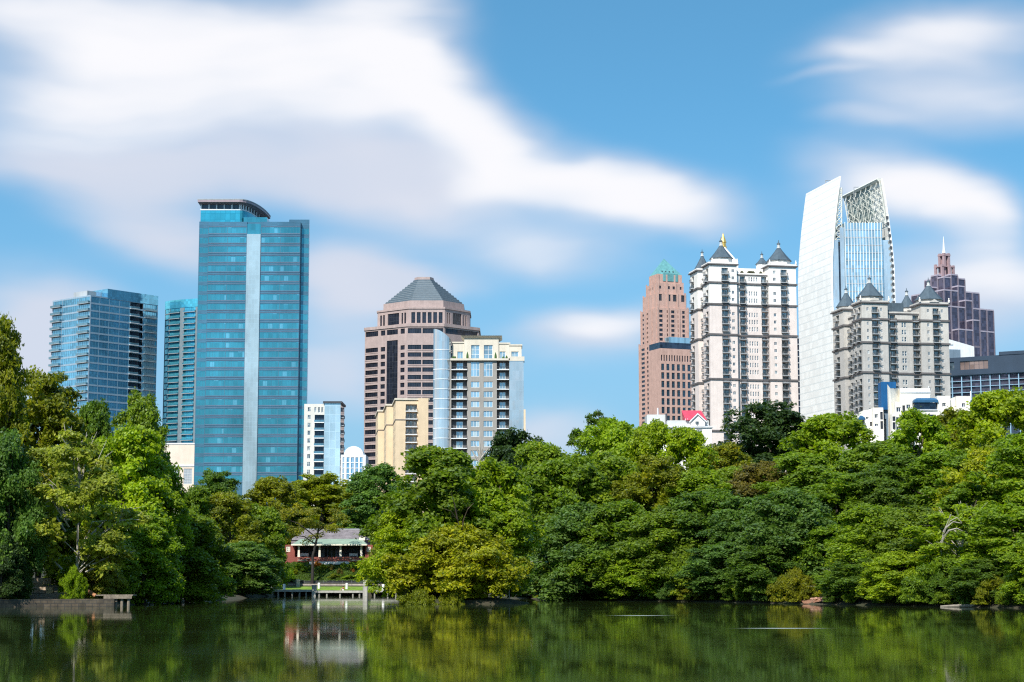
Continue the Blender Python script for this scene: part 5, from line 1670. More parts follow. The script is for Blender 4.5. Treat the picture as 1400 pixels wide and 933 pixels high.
T = [
 # left bank
 ('D', -12, 214, 440, 105, 'olive', 'dark olive tree cut off by the left frame edge, tallest on the left bank', LB),
 ('D', 52, 238, 512, 140, 'olive', 'rounded dark olive tree below the far-left blue condo tower, beside the left frame edge', LB),
 ('F', 6, 201, 588, 96, 'teal', 'dark bluish-green tree with feathery sprays at the left frame edge', LB),
 ('G', 104, 204, 592, 150, 'pale', 'pale yellow-green airy tree with exposed whitish branches above the landing', LB),
 ('C', 186, 248, 536, 88, 'mid', 'dark glossy round-topped tree standing right against the far-left blue condo tower', LB),
 ('A', 172, 222, 588, 130, 'lime', 'bright lime-green tree right of the pale-branched tree', LB),
 ('B', 208, 226, 628, 92, 'bright', 'vivid green tree in front of the low beige block', LB),
 ('E', 256, 236, 700, 120, 'mid', 'low green tree with drooping sprays reaching the water below the teal tower', LB),
 ('A', 122, 268, 552, 70, 'dark', 'dark green treetop between the olive tree and the glossy tree', LB),
 ('E', 2, 197.5, 728, 62, 'deep', 'low dark tree overhanging the stone edge left of the timber steps', LB),
 ('B', 198, 217, 705, 90, 'bright', 'bright green tree over the small wooden jetty', LB),
 ('C', 10, 240, 560, 100, 'mid', 'bushy green tree behind the feathery one at the left frame edge', LB),
 ('F', 150, 213, 690, 95, 'bright', 'drooping yellowish-green tree behind the wooden jetty', LB),
 ('A', 108, 230, 640, 110, 'mid', 'green tree behind the timber steps', LB),
 # middle left
 ('D', 292, 352, 646, 92, 'dark', 'dark round tree right at the foot of the teal tower', MBK),
 ('A', 308, 305, 676, 92, 'olive', 'olive-yellow tree above the low one with drooping sprays', MBK),
 ('B', 350, 318, 692, 84, 'mid', 'medium green tree left of the pavilion, over the shore shrubs', MBK),
 ('A', 370, 372, 654, 80, 'olive', 'olive treetop under the slim cream and glass apartment tower', MBK),
 ('D', 438, 392, 650, 124, 'ochre', 'broad olive-yellow tree filling the space above the pavilion roof', MBK),
 ('C', 516, 380, 634, 92, 'teal', 'dark blue-green tree right of the pavilion under the beige apartment block', MBK),
 ('E', 550, 337, 684, 78, 'mid', 'green tree with hanging sprays covering the right end of the pavilion', MBK),
 ('F', 368, 336, 735, 46, 'bright', 'yellow-green drooping tree at the left end of the pavilion', MBK),
 ('B', 330, 296, 742, 90, 'teal', 'dark low tree reaching the water left of the dock', MBK),
 ('A', 476, 400, 664, 90, 'dark', 'dark tree behind the pavilion roof, right of the olive-yellow one', MBK),
 ('A', 265, 300, 668, 60, 'mid', 'green treetop against the left foot of the teal tower', MBK),
 ('D', 405, 378, 690, 60, 'mid', 'medium green tree behind the left end of the pavilion roof', MBK),
 # island
 ('A', 600, 231, 615, 168, 'mid', 'tall bright green tree on the island, below the grey condo with the round bay', 'trees on the island'),
 ('C', 676, 233, 628, 110, 'bright', 'green tree on the right side of the island, behind the big bush', 'trees on the island'),
 ('F', 556, 229, 692, 92, 'lime', 'yellow-green tree leaning over the dock from the left side of the island', 'trees on the island'),
 ('G', 696, 230, 700, 66, 'yellow', 'yellow-leaved airy sapling above the right half of the big island bush', 'trees on the island'),
 ('B', 640, 232, 650, 110, 'bright', 'leafy tree in the middle of the island with bare twigs showing', 'trees on the island'),
 # right bank, skyline row
 ('D', 700, 410, 590, 98, 'deep', 'dark round tree covering the base of the grey condo with the round bay', RB),
 ('A', 742, 312, 608, 112, 'mid', 'green treetop where the open sky meets the right bank', RB),
 ('S', 822, 345, 566, 86, 'dark', 'dark sparse treetop poking above the bright trees left of the pink tower', RB),
 ('B', 838, 332, 576, 104, 'bright', 'bright green treetop left of the pink tower', RB),
 ('A', 892, 326, 580, 84, 'lime', 'yellow-green treetop directly below the pink tower', RB),
 ('A', 940, 322, 588, 80, 'lime', 'bright green treetop in front of the red-roofed building', RB),
 ('D', 1056, 358, 553, 140, 'deep', 'very dark broad round tree below the white apartment tower', RB),
 ('C', 992, 330, 606, 90, 'olive', 'dull olive tree left of the very dark round one', RB),
 ('A', 1142, 312, 568, 122, 'bright', 'broad bright green tree under the white curved tower', RB),
 ('B', 1200, 290, 606, 112, 'mid', 'green tree below the royal blue panel of the white apartments', RB),
 ('C', 1258, 305, 560, 92, 'bright', 'fresh green treetop covering the white apartment building with blue awnings', RB),
 ('D', 1312, 310, 562, 96, 'olive', 'olive-brown treetop right of the white apartment building, below the navy hotel', RB),
 ('A', 1376, 268, 536, 124, 'lime', 'tall lime-green tree at the right frame edge below the navy hotel', RB),
 # right bank, middle row
 ('C', 726, 290, 664, 96, 'teal', 'dark blue-green tree just right of the island', RB),
 ('A', 776, 275, 628, 120, 'mid', 'medium green tree on the upper left of the right bank', RB),
 ('B', 838, 280, 622, 112, 'mid', 'full green tree below the bright treetop left of the pink tower', RB),
 ('D', 898, 274, 626, 112, 'olive', 'olive tinted tree halfway up the bank below the pink tower', RB),
 ('C', 958, 272, 640, 104, 'bright', 'tree with a lime-green crown tip below the red-roofed building', RB),
 ('B', 1042, 290, 634, 84, 'rust', 'reddish-brown tinged tree below the very dark round tree', RB),
 ('A', 1100, 284, 622, 118, 'mid', 'mid-green tree right of the reddish-brown one', RB),
 ('D', 1150, 262, 648, 118, 'mid', 'dense green tree halfway up the bank below the white curved tower', RB),
 ('C', 1236, 268, 622, 108, 'dark', 'dark shaded tree halfway up the bank below the white apartments', RB),
 ('A', 1296, 262, 618, 108, 'mid', 'leafy green tree below the olive-brown treetop', RB),
 ('F', 1352, 250, 612, 112, 'yellow', 'yellow-tinged tree with layered sprays near the right frame edge', RB),
 ('B', 1412, 232, 596, 120, 'bright', 'tall vivid green tree cut off by the right frame edge', RB),
 # right bank, lower row
 ('E', 794, 262, 690, 112, 'teal', 'grey-green layered tree on the lower bank, second right of the island', RB),
 ('F', 858, 258, 684, 108, 'mid', 'layered green tree on the lower bank with dark gaps, below the pink tower', RB),
 ('E', 912, 252, 694, 104, 'mid', 'spreading layered tree on the lower bank below the red-roofed building', RB),
 ('B', 966, 256, 672, 108, 'dark', 'dark green tree on the lower bank left of the reddish-brown tree', RB),
 ('D', 1018, 250, 682, 104, 'teal', 'blue-green tree on the lower bank below the reddish-brown tree', RB),
 ('E', 1080, 244, 668, 118, 'teal', 'shadowy layered tree above the bare clay bank', RB),
 ('F', 1190, 238, 690, 112, 'bright', 'bright sprayed tree on the lower bank right of the clay bank', RB),
 ('E', 1252, 232, 694, 110, 'mid', 'layered green tree on the lower bank below the royal blue panel', RB),
 ('G', 1318, 224, 690, 108, 'lime', 'lime-coloured airy tree with arching pale bare branches, right lower bank', RB),
 ('B', 1388, 214, 692, 122, 'bright', 'large-leaved vivid green tree low at the right frame edge', RB),
 ('F', 1120, 232, 716, 92, 'mid', 'leaning green tree overhanging the bare clay bank', RB),
 # right bank, waterline
 ('V', 776, 277, 744, 84, 'olive', 'olive shrubby tree drooping to the water right of the island', RB),
 ('E', 836, 262, 744, 90, 'teal', 'low blue-green tree at the waterline below the pink tower', RB),
 ('F', 884, 252, 742, 88, 'bright', 'low tree with a lime-green spray hanging over the water', RB),
 ('V', 938, 247, 752, 92, 'mid', 'rounded low green tree dipping into the water below the red-roofed building', RB),
 ('B', 992, 240, 742, 98, 'teal', 'glossy blue-green low tree at the waterline left of the clay bank', RB),
 ('E', 1052, 233, 742, 94, 'dark', 'dark low tree at the left end of the clay bank', RB),
 ('G', 1140, 222, 778, 48, 'bright', 'small yellow-green tree standing on the bare clay bank', RB),
 ('F', 1184, 222, 756, 88, 'dark', 'dark low tree right of the clay bank', RB),
 ('E', 1232, 214, 754, 94, 'lime', 'low tree with bright lime sprays reaching the water', RB),
 ('V', 1292, 208, 760, 90, 'mid', 'rounded low green tree above the floating log', RB),
 ('F', 1350, 201, 764, 90, 'dark', 'shadowed low tree right of the floating log', RB),
 ('B', 1420, 196, 736, 84, 'bright', 'bright low tree at the lower right frame corner', RB),
 ('A', 1010, 300, 640, 80, 'mid', 'green tree between the dull olive tree and the reddish-brown one', RB),
 ('C', 1330, 236, 660, 90, 'mid', 'mid-green tree behind the lime airy tree on the right', RB),
 ('E', 725, 284, 742, 74, 'dark', 'low dark tree at the waterline just right of the island', RB),
 ('A', 1205, 258, 655, 92, 'dark', 'dark tree between the bright sprayed tree and the layered green tree', RB),
]
for k, px, Y, top, w, col, lab, grp in T:
    tree(k, px, Y, top, w, col, lab, {'G': 'airy_tree', 'S': 'sparse_tree', 'E': 'layered_tree', 'F': 'layered_tree'}.get(k, 'broadleaf_tree'), 'tree', grp)
SH = 'shrubs along the shore'
for k, px, Y, top, w, col, lab, nm in [
    ('I', 628, 225, 720, 164, 'ochre', 'huge olive-yellow rounded bush at the front of the island', 'island_bush'),
    ('V', 572, 219.5, 806, 66, 'olive', 'low mossy-green bush at the left tip of the island waterline', 'bush'),
    ('V', 618, 219.6, 806, 44, 'olive', 'small olive bush under the dark hollow of the island bush', 'bush'),
    ('U', 348, 321, 784, 32, 'olive', 'olive bush at the left end of the dock', 'bush'),
    ('V', 318, 294, 772, 56, 'dark', 'dark green shrub hanging over the shore left of the dock', 'bush'),
    ('V', 290, 268, 778, 60, 'mid', 'green shrub hanging over the shore below the teal tower', 'bush'),
    ('V', 100, 202.4, 774, 36, 'bright', 'bright green shrub beside the timber steps', 'bush'),
    ('F', 132, 208.5, 742, 60, 'pale', 'pale green sapling right of the pale-branched tree trunk', 'sapling'),
    ('U', 1122, 222.5, 806, 14, 'yellow', 'tiny yellowish shrub on the clay bank', 'bush'),
    ('V', 1270, 205, 800, 60, 'lime', 'bright leafy shrub at the waterline by the floating log', 'bush'),
    ('V', 1404, 192, 790, 40, 'olive', 'olive shrub at the lower right frame edge', 'bush'),
    ('V', 8, 199.5, 776, 40, 'dark', 'dark shrub at the left frame edge on top of the stone edge', 'bush'),
    ('V', 16, 203, 770, 50, 'dark', 'dark shrub behind the other one at the left frame edge, left of the steps', 'bush'),
    ('V', 1080, 228, 786, 44, 'dark', 'shaded shrub left of the bare clay patch', 'bush'),
]:
    tree(k, px, Y, top, w, col, lab, nm, 'bush', SH)

# slender tree in front of the pavilion: bare leaning trunk, crown high up
x, y = wp(427, 341.5)[0], 341.5
r = tag(empty('slender_tree', (x, y, hz(x, y) - .1)), 'slender tree with a bare dark leaning trunk and yellowish crown in front of the pavilion', 'tree', MBK)
zt = Zc(690, y) - hz(x, y)
mb = MB()
s_ = y / FL
mb.tube([(0, 0, -.3), (0.05, 0, 3.2), (-.0 * s_, 0, 5.0), (5 * s_, .2, 8.0), (8 * s_, .3, 10.5), (11 * s_, .3, zt - 1.5)], [.30, .26, .24, .2, .16, .06], 7)
mb.tube([(4 * s_, .2, 7.2), (-12 * s_, .5, 8.6), (-30 * s_, .7, 8.9)], [.14, .1, .03], 5)
mb.tube([(7 * s_, .2, 9.6), (24 * s_, .2, 11.), (36 * s_, .2, 11.8)], [.13, .09, .03], 5)
mb.tube([(5 * s_, .2, 8.4), (-20 * s_, .1, 11), (-34 * s_, .1, 11.6)], [.13, .09, .03], 5)
build(mb, 'trunk', mat('dark_bark', (.035, .03, .028), .95, .3, 1.5), r)
n = 46
pc = np.stack([NR.uniform(-48, 42, n) * s_, NR.normal(0, 2.0, n), NR.uniform(9.4, zt - .8, n)], 1)
pc = pc[(np.abs(pc[:, 0] / (45 * s_)) ** 2 + ((pc[:, 2] - zt * .86) / (zt * .24)) ** 2) < 1.0]
pc = np.concatenate([pc, np.array([[-36, 0, 8.4], [-30, .5, 8.9], [-42, .3, 8.0], [-24, .6, 9.0], [-9, .3, 7.6], [-5, -.3, 8.3], [3, -.4, 8.6], [9, .2, 8.9]]) * np.array([s_, 1, 1])])
ns = 5200
pid = NR.integers(0, len(pc), ns)
d = unit(NR.normal(size=(ns, 3)) + np.array([0, 0, .4]))
ctr = pc[pid] + d * NR.uniform(.5, 1.15, (ns, 1)) * np.array([1.1, 1.1, .5])
crown = leaves_mesh('slender_crown', ctr, unit(d * .5 + np.array([0, 0, .8]) + NR.normal(size=(ns, 3)) * .4), NR.uniform(.25, .5, ns), NR.normal(.5, .15, len(pc))[pid] + NR.normal(0, .15, ns))
cr = link('crown', crown, r); cr.color = (.24, .235, .012, 1)

# planted slope below the pavilion
n = 30000
xs = NR.uniform(wp(386, 345)[0], wp(546, 345)[0], n); ys = NR.uniform(342.6, 349.3, n)
blob = NR.uniform([wp(384, 345)[0], 342.4], [wp(548, 345)[0], 349.6], (90, 2)); bt = NR.normal(.45, .2, 90)
dd = np.hypot(xs[:, None] - blob[None, :, 0], (ys[:, None] - blob[None, :, 1]) * 1.2)
kk = dd.argmin(1); dm = dd.min(1)
zs_ = height(xs, ys) + np.clip(.55 - .3 * dm ** 2, .08, .55) * NR.uniform(.75, 1.05, n)
o = link('shrub_bank', leaves_mesh('shrub_bank', np.stack([xs, ys, zs_], 1), unit(np.array([0, -.25, .8]) + NR.normal(size=(n, 3)) * .4), NR.uniform(.22, .42, n), bt[kk] + NR.normal(0, .12, n)))
o.color = (.10, .165, .014, 1)
tag(o, 'bank of mixed low green shrubs on the slope below the pavilion', 'shrubs', kind='stuff')
FB = 'coloured shrubs on the pavilion slope'
for px, Y, py, w, col, lab in [
    (432.5, 347.5, 767.5, 13, 'orange', 'orange flowering shrub just right of the slender trunk'), (441, 346.5, 771, 11, 'ochre', 'golden shrub right of the orange flowering one'),
    (453, 346.5, 771, 12, 'rust', 'rust-red shrub in the middle of the pavilion slope'), (464, 345.5, 777, 10, 'rust', 'brownish shrub below the right porch bench'),
    (456, 344, 784.5, 18, 'olive', 'low yellowish shrub at the foot of the slope centre'), (478, 344, 786, 22, 'lime', 'long low lime-green shrub at the foot of the slope'),
    (411, 346.5, 770, 18, 'bright', 'vivid green shrub left of the slender trunk'), (481, 347, 768.5, 16, 'bright', 'green shrub near the top right of the slope'),
    (399, 345, 776, 14, 'ochre', 'yellow-brown shrub at the left end of the slope'), (482, 346, 776.5, 9, 'orange', 'small orange shrub on the right half of the slope'),
    (505, 345, 779, 16, 'olive', 'olive shrub at the right end of the slope'), (470, 347.6, 768.5, 10, 'mid', 'plain green shrub directly under the porch steps'),
]:
    x = wp(px, Y)[0]
    tree('P', px, Y, Zc(py, Y) and py, w, col, lab, 'flowering_shrub', 'shrub', FB)

for k in range(26):
    px = 728 + 27.5 * k + NR.uniform(-6, 6)
    if 1096 < px < 1136: continue
    sy = float(np.interp(px, [690, 745, 850, 950, 1050, 1100, 1200, 1300, 1400, 1500], [312, 276, 254, 243, 229, 221, 209, 198, 189, 178]))
    tree('V' if k % 3 else 'U', px, sy + .8, 793 + NR.uniform(-16, 4), NR.uniform(34, 60), ['dark', 'mid', 'teal', 'olive', 'mid'][k % 5], 'low leafy shrub overhanging the waterline of the right bank', 'shore_shrub', 'bush', 'shrubs along the right waterline')

# bare dead branches that show pale against the foliage
def bare(px, Y, pts_list, label, name, m, w=.10):
    x = wp(px, Y)[0]
    r = tag(empty(name, (x, Y, hz(x, Y) - .1)), label, 'dead tree', 'bare branches in the foliage')
    u = Y / FL
    z0 = r.location.z
    mb = MB()
    for pts in pts_list:
        P = [((p - px) * u, dy, Zc(q, Y) - z0) for p, q, dy in pts]
        P = [P[0]] + [tuple((a + b) / 2 + (random.uniform(-.15, .15) if i != 1 else 0) for i, (a, b) in enumerate(zip(s, e_))) if False else e_ for s, e_ in zip(P, P[1:])]
        mb.tube(P, [w * (1 - .8 * k / (len(P) - 1)) for k in range(len(P))], 5)
    build(mb, 'branches', m, r)
bare(1288, 202.5, [[(1284, 828, 0), (1287, 780, 0), (1288, 748, 0), (1291, 728, -.4), (1299, 713, -.8), (1308, 708, -1), (1314, 715, -1)], [(1288, 748, 0), (1293, 722, -.8), (1302, 714, -1.2), (1312, 716, -1.3)], [(1288, 742, 0), (1296, 726, -1), (1306, 723, -1.4), (1314, 727, -1.4)], [(1291, 728, -.4), (1300, 704, -.8), (1306, 708, -1)]],
     'pale arching bare branches over the lower right bank', 'dead_tree', M_BARKP, .13)
bare(655, 395, [[(655, 655, 0), (655, 625, 0), (651, 612, 0), (648, 606, 0)], [(655, 628, 0), (659, 614, 0), (662, 605, 0)], [(655, 620, 0), (656, 610, 0), (655, 603, 0)], [(655, 632, 0), (647, 620, 0), (643, 613, 0)], [(655, 630, 0), (664, 618, 0), (668, 612, 0)]],
     'grey leafless tree at the foot of the dark round tree by the grey condo', 'dead_tree', M_BARKP, .22)
bare(632, 224.5, [[(632, 790, 0), (631, 735, -.5), (626, 712, -1.5), (617, 700, -3), (606, 697, -4)], [(631, 735, -.5), (634, 712, -2), (640, 698, -3.5), (648, 690, -4)], [(626, 712, -1.5), (622, 690, -3), (618, 676, -4)]],
     'bare brownish twigs in the gap between the island bush and the tall island tree', 'dead_branches', mat('brown_twig', (.16, .11, .085), .9, .2, 1.5), .09)

for k, px, Y, top, col in [('A', 1485, 262, 540, 'mid'), ('B', 1500, 226, 600, 'bright'), ('C', 1480, 200, 690, 'mid'), ('D', 1580, 240, 560, 'dark'), ('E', 1560, 190, 680, 'mid'), ('A', 1660, 215, 590, 'bright'), ('B', 1640, 180, 650, 'mid'),
                           ('A', -90, 220, 520, 'mid'), ('B', -75, 200, 620, 'bright'), ('D', -180, 210, 540, 'mid'), ('C', -160, 190, 610, 'dark')]:
    tree(k, px, Y, top, 130, col, 'leafy tree standing just outside the picture at the end of the tree row', 'broadleaf_tree', 'tree', 'trees past the frame edges')
# ================================================================ pavilion
def pavilion():
    b = Bld('pavilion', 'red brick lakeside pavilion with a grey roof, green porch roof and white columns', 'pavilion', 408.4, 350, 0, 762)
    X = b.Lx
    z = lambda p, y=0: b.Z(p, 0, y)
    M_BRICK = mat('red_brick', (.235, .07, .052), .85, .14, .6, fine=5)
    M_SHING = mat('grey_shingle', (.185, .16, .165), .85, .16, .5, streak=.2, fine=4)
    M_GREENR = mat('pale_green_roof', (.25, .33, .245), .6, .1, .5)
    M_CRM = mat('cream_paint', (.72, .66, .54), .6, .05)
    zf = z(763.5); zg = hz(b.x0 + 8, 352) - .4
    xl, xr = X(394), X(513)
    mb = MB(); mb.box(X(393), xr, -1.2, 10, zg, zf); b.part('terrace_base', mb, M_BRICK)
    mb = MB()
    mb.box(X(393), X(513), -1.2, -.85, zf + .02, z(761.8))
    b.part('parapet', mb, M_BRICK)
    mb = MB()
    for pa, pc in ((408, 421), (480, 494)): mb.box(X(pa), X(pc), -1.35, -.7, z(766.5), z(765.9))
    mb.box(X(420), X(424), -1.5, -.6, zf, z(764)); mb.box(X(478.5), X(482), -1.5, -.6, zf, z(764))
    b.part('stone_trim', mb, M_CRM)
    zs = z(769.8)
    mb = MB()
    for k in range(2): mb.box(X(424.2), X(478.3), -1.25 - .32 * (k + 1), -1.22, zg, z(768.2) - .12 * k)
    b.part('porch_steps', mb, mat('pale_step', (.60, .58, .55), .8))
    # back wall and ends
    ztop = z(746.5)
    M_BACK = mat('porch_back', (.085, .10, .115), .6, .12)
    mb = MB(); mb.box(X(401), X(500), 4.6, 5, zf + .01, ztop + 1); b.part('back_wall', mb, M_BACK)
    b_f = b.face((X(401), 4.6), (X(500), 4.6))
    M_DOORP = mat('teal_grey_door', (.16, .20, .22), .5, .1)
    mb = MB(); fbox(mb, b_f, b_f.u(438), b_f.u(465), zf + .02, ztop - .1, .01, .12); b.part('door_surround', mb, M_DOORP)
    for p in (443.8, 448.9, 454.6): 
        mb = MB(); fbox(mb, b_f, b_f.u(p), b_f.u(p + 3.6), zf + .05, z(749.5, 4.6), .13, .18); b.part('door', mb, G_DARK)
    for pa, pb, lab in ((389, 402.5, None), (499, 513, None)):
        P = [(X(pa), .5), (X(pb), .5), (X(pb), 9), (X(pa), 9)]
        F = b.face(P[0], P[1]); op = []
        c = 394 if pa < 400 else 504
        u0, u1 = F.u(c - 2.9), F.u(c + 2.6)
        b.window(F, u0, u1, z(754.5), z(747.5), G_DKBLUE, M_CRM, .15, 2, 2, .16, 'window', op)
        mb = MB(); shell(b, mb, P, zg, ztop + .2, {0: op}, .15); b.part('end_wall', mb, M_BRICK)
    # columns, beam, porch roof
    for p in (408.6, 437, 465.6, 494):
        mb = MB(); x = X(p)
        mb.box(x - .26, x + .26, -.36, .16, zf + .01, zf + .25)
        mb.frustum([(x - .22, -.32), (x + .22, -.32), (x + .22, .12), (x - .22, .12)], zf + .25, [(x - .14, -.24), (x + .14, -.24), (x + .14, .04), (x - .14, .04)], ztop - .15)
        mb.box(x - .2, x + .2, -.3, .1, ztop - .15, ztop - .01)
        b.part('column', mb, M_CRM)
    mb = MB(); mb.box(X(403), X(499.5), -.35, .1, ztop, z(744.8)); b.part('porch_beam', mb, M_CRM)
    z1, z2 = z(744.8), Zc(737, 353.5)
    mb = MB()
    a, c = X(399), X(501.5)
    pts0 = [(a, -.9), (c, -.9), (c, 3.6), (a, 3.6)]
    mb.poly([(a, -.9, z1), (c, -.9, z1), (c - 1.2, 3.6, z2), (a + 1.2, 3.6, z2)]); mb.poly([(a, -.9, z1), (a + 1.2, 3.6, z2), (a, 3.6, z1)]); mb.poly([(c, -.9, z1), (c, 3.6, z1), (c - 1.2, 3.6, z2)])
    mb.box(a, c, -.95, 3.6, z1 - .15, z1 - .01)
    b.part('porch_roof', mb, M_GREENR)
    mb = MB(); mb.box(a - .05, c + .05, -1.05, -.92, z1 - .18, z1 + .06); b.part('gutter', mb, M_CRM)
    # main roof (hipped)
    y0, yr, y1 = 3.4, 7.5, 11.6
    ze, zr = z(738.5, 3.4), z(723.8, 7.5)
    a, c = X(396, 3.4), X(503, 3.4)
    ra, rc = X(418, 7.5), X(494, 7.5)
    mb = MB()
    mb.poly([(a, y0, ze), (c, y0, ze), (rc, yr, zr), (ra, yr, zr)]); mb.poly([(c, y1, ze), (a, y1, ze), (ra, yr, zr), (rc, yr, zr)])
    mb.poly([(a, y1, ze), (a, y0, ze), (ra, yr, zr)]); mb.poly([(c, y0, ze), (c, y1, ze), (rc, yr, zr)])
    mb.box(a + .2, c - .2, y0 + .2, y1 - .2, ztop + .3, ze - .02)
    rf = b.part('main_roof', mb, M_SHING)
    mb = MB(); mb.box(ra, rc, yr - .12, yr + .12, zr - .05, zr + .1); build(mb, 'ridge_cap', M_SLABG, rf)
    mb = MB(); mb.box(X(491, 3), X(499, 3), 2.6, 3.8, z2 - .3, z(735, 3)); mb.box(X(495, 3), X(498, 3), 2.8, 3.6, z(735, 3), z(729.5, 3)); b.part('chimney', mb, M_CRM)
    b.done()
    for p, lab in ((416, 'white porch bench at the left end of the pavilion porch'), (483.3, 'white porch bench at the right end of the pavilion porch')):
        r = tag(empty('bench', (b.x0 + X(p, 1.6), 351.6, zf)), lab, 'bench', 'white benches on the porch')
        w = 5.8 * 350 / FL
        mb = MB(); mb.box(-w, w, -.25, .22, .42, .47); build(mb, 'seat', M_FRW, r)
        mb = MB(); mb.box(-w, w, .23, .28, .5, .95); build(mb, 'backrest', M_FRW, r)
        for sx in (-1, 1):
            mb = MB(); mb.box(sx * (w - .1) - .04, sx * (w - .1) + .04, -.22, .26, 0, .415); build(mb, 'leg', M_FRW, r)
pavilion()

# ================================================================ dock, lawn edge, landing
M_DECK = mat('weathered_deck', (.42, .38, .31), .85, .15, 1.2, streak=.1, fine=6)
M_CONC = mat('pale_concrete', (.40, .38, .34), .85, .12, .8, streak=.15, fine=5)
M_STONE = mat('grey_stone', (.27, .245, .22), .9, .25, .9, streak=.2, fine=3, bump=.3)
M_PILE = mat('pale_pile', (.30, .28, .24), .9, .15)
Yd = 327.
zd = Zc(807.6, Yd)
def px_x(p, Y=Yd): return wp(p, Y)[0]
def dock(pa, pb, y0, y1, zt, piles, label, side=True):
    r = tag(empty('dock', (px_x((pa + pb) / 2), (y0 + y1) / 2, 0)), label, 'dock', 'sections of the lake dock')
    ox, oy = r.location.x, r.location.y
    mb = MB()
    x = px_x(pa)
    while x < px_x(pb) - .05:                       # planks
        mb.box(x - ox, min(x + .38, px_x(pb)) - ox, y0 - oy, y1 - oy, zt - .06, zt + random.uniform(-.004, .004)); x += .4
    build(mb, 'deck', M_DECK, r)
    mb = MB(); mb.box(px_x(pa) - ox, px_x(pb) - ox, y0 - oy - .06, y0 - oy - .005, zt - .34, zt + .05); build(mb, 'edge_beam', M_CONC, r)
    for p in piles:
        mb = MB(); x = px_x(p) - ox; mb.lathe(x, y0 - oy + .25, [(.16, -1.2), (.15, zt - .07)], 8); build(mb, 'pile', M_PILE, r)
dock(365.5, 427, Yd + .6, Yd + 5.2, zd + .12, (372, 380, 389, 399, 409, 418), 'left section of the dock, left of the left stone pillar')
dock(432.7, 496.4, Yd - .6, Yd + 5.1, zd - .05, (437, 447.5, 465.5, 483, 492), 'central dock section between the two stone pillars')
dock(503, 546, Yd + .6, Yd + 5.2, zd + .05, (512, 530, 541), 'right section of the dock, running behind the island trees')
for pa, pb, lab in ((426.7, 432.9, 'stone pillar at the left end of the central dock section'), (496.2, 503.2, 'stone pillar at the right end of the central dock section')):
    x0, x1 = px_x(pa), px_x(pb)
    r = tag(empty('stone_pillar', ((x0 + x1) / 2, Yd + .3, 0)), lab, 'pillar', 'pillars of the dock')
    w = (x1 - x0) / 2
    mb = MB(); mb.box(-w + .05, w - .05, -1.0, 1.0, -1.2, Zc(801.2, Yd)); build(mb, 'shaft', M_CONC, r)
    mb = MB(); mb.box(-w, w, -1.08, 1.08, Zc(801.2, Yd) + .003, Zc(800, Yd)); build(mb, 'cap', M_CONC, r)
for p, pt, pb, Yq, lab in ((388.7, 798.6, 805.3, 331.4, 'white bollard at the left end of the dock lawn'), (436.2, 797, 802.4, 336, 'white bollard just right of the left stone pillar'),
                           (474.2, 797.4, 803.3, 335, 'white bollard right of the seated person'), (524.2, 799, 806.2, 331.6, 'white bollard on the right dock section')):
    zb, zt = Zc(pb, Yq), Zc(pt, Yq)
    zb = min(zb, hz(px_x(p, Yq), Yq)) if Yq > 333 else zd + .1
    mb = MB(); rr = 1.75 * Yq / FL
    mb.lathe(0, 0, [(rr, -.03), (rr, zt - zb - .12), (rr * .85, zt - zb - .03), (rr * .4, zt - zb)], 12)
    o = build(mb, 'bollard', M_FRW); o.location = (px_x(p, Yq), Yq, zb); tag(o, lab, 'bollard', 'white bollards by the dock')
# low wall and dark railing behind the lawn
x0, x1 = px_x(371, 341), px_x(549, 341)
mb = MB(); mb.box(x0, x1, 340.7, 341.2, 1.0, Zc(798.6, 341)); o = build(mb, 'low_wall', mat('pinkish_stone_wall', (.36, .31, .28), .9, .2, 1., fine=4)); tag(o, 'long low stone wall behind the dock lawn', 'wall')
r = tag(empty('railing', (x0 + 5, 342.0, 2.0)), 'dark metal railing along the top of the low wall', 'railing')
za, zb = Zc(799, 342) - 2, Zc(794.3, 342) - 2
xa, xb = px_x(404, 342) - x0 - 5, px_x(545, 342) - x0 - 5
mb = MB(); mb.box(xa, xb, -.03, .03, zb - .06, zb); mb.box(xa, xb, -.025, .025, za + .05, za + .1); mb.box(xa, xb, -.02, .02, (za + zb) / 2 - .02, (za + zb) / 2 + .02); build(mb, 'rail', M_RAIL, r)
mb = MB(); x = xa
while x < xb: mb.box(x, x + .035, -.012, .012, za + .1, zb - .06); x += .14
o = build(mb, 'baluster', M_RAIL, r); o['kind'] = 'stuff'
for k in range(12):
    mb = MB(); x = xa + (xb - xa) * k / 11; mb.box(x - .05, x + .05, -.05, .05, -.6, zb + .05); build(mb, 'post', M_RAIL, r)
for p, py0, py1, w, lab in ((407.5, 799, 792.5, 2.4, 'stone pedestal above the left dock lawn'), (499.5, 799, 793, 2.6, 'stone pedestal above the right stone pillar')):
    mb = MB(); ww = w * 340 / FL
    z0 = 1.3
    mb.box(-ww, ww, -ww, ww, 0, Zc(py1 + 2, 340) - z0); mb.box(-ww * 1.2, ww * 1.2, -ww * 1.2, ww * 1.2, Zc(py1 + 2, 340) - z0 + .003, Zc(py1, 340) - z0)
    o = build(mb, 'stone_pedestal', M_CONC); o.location = (px_x(p, 340), 340.1, z0); tag(o, lab, 'pedestal', 'pedestals on the lawn wall')

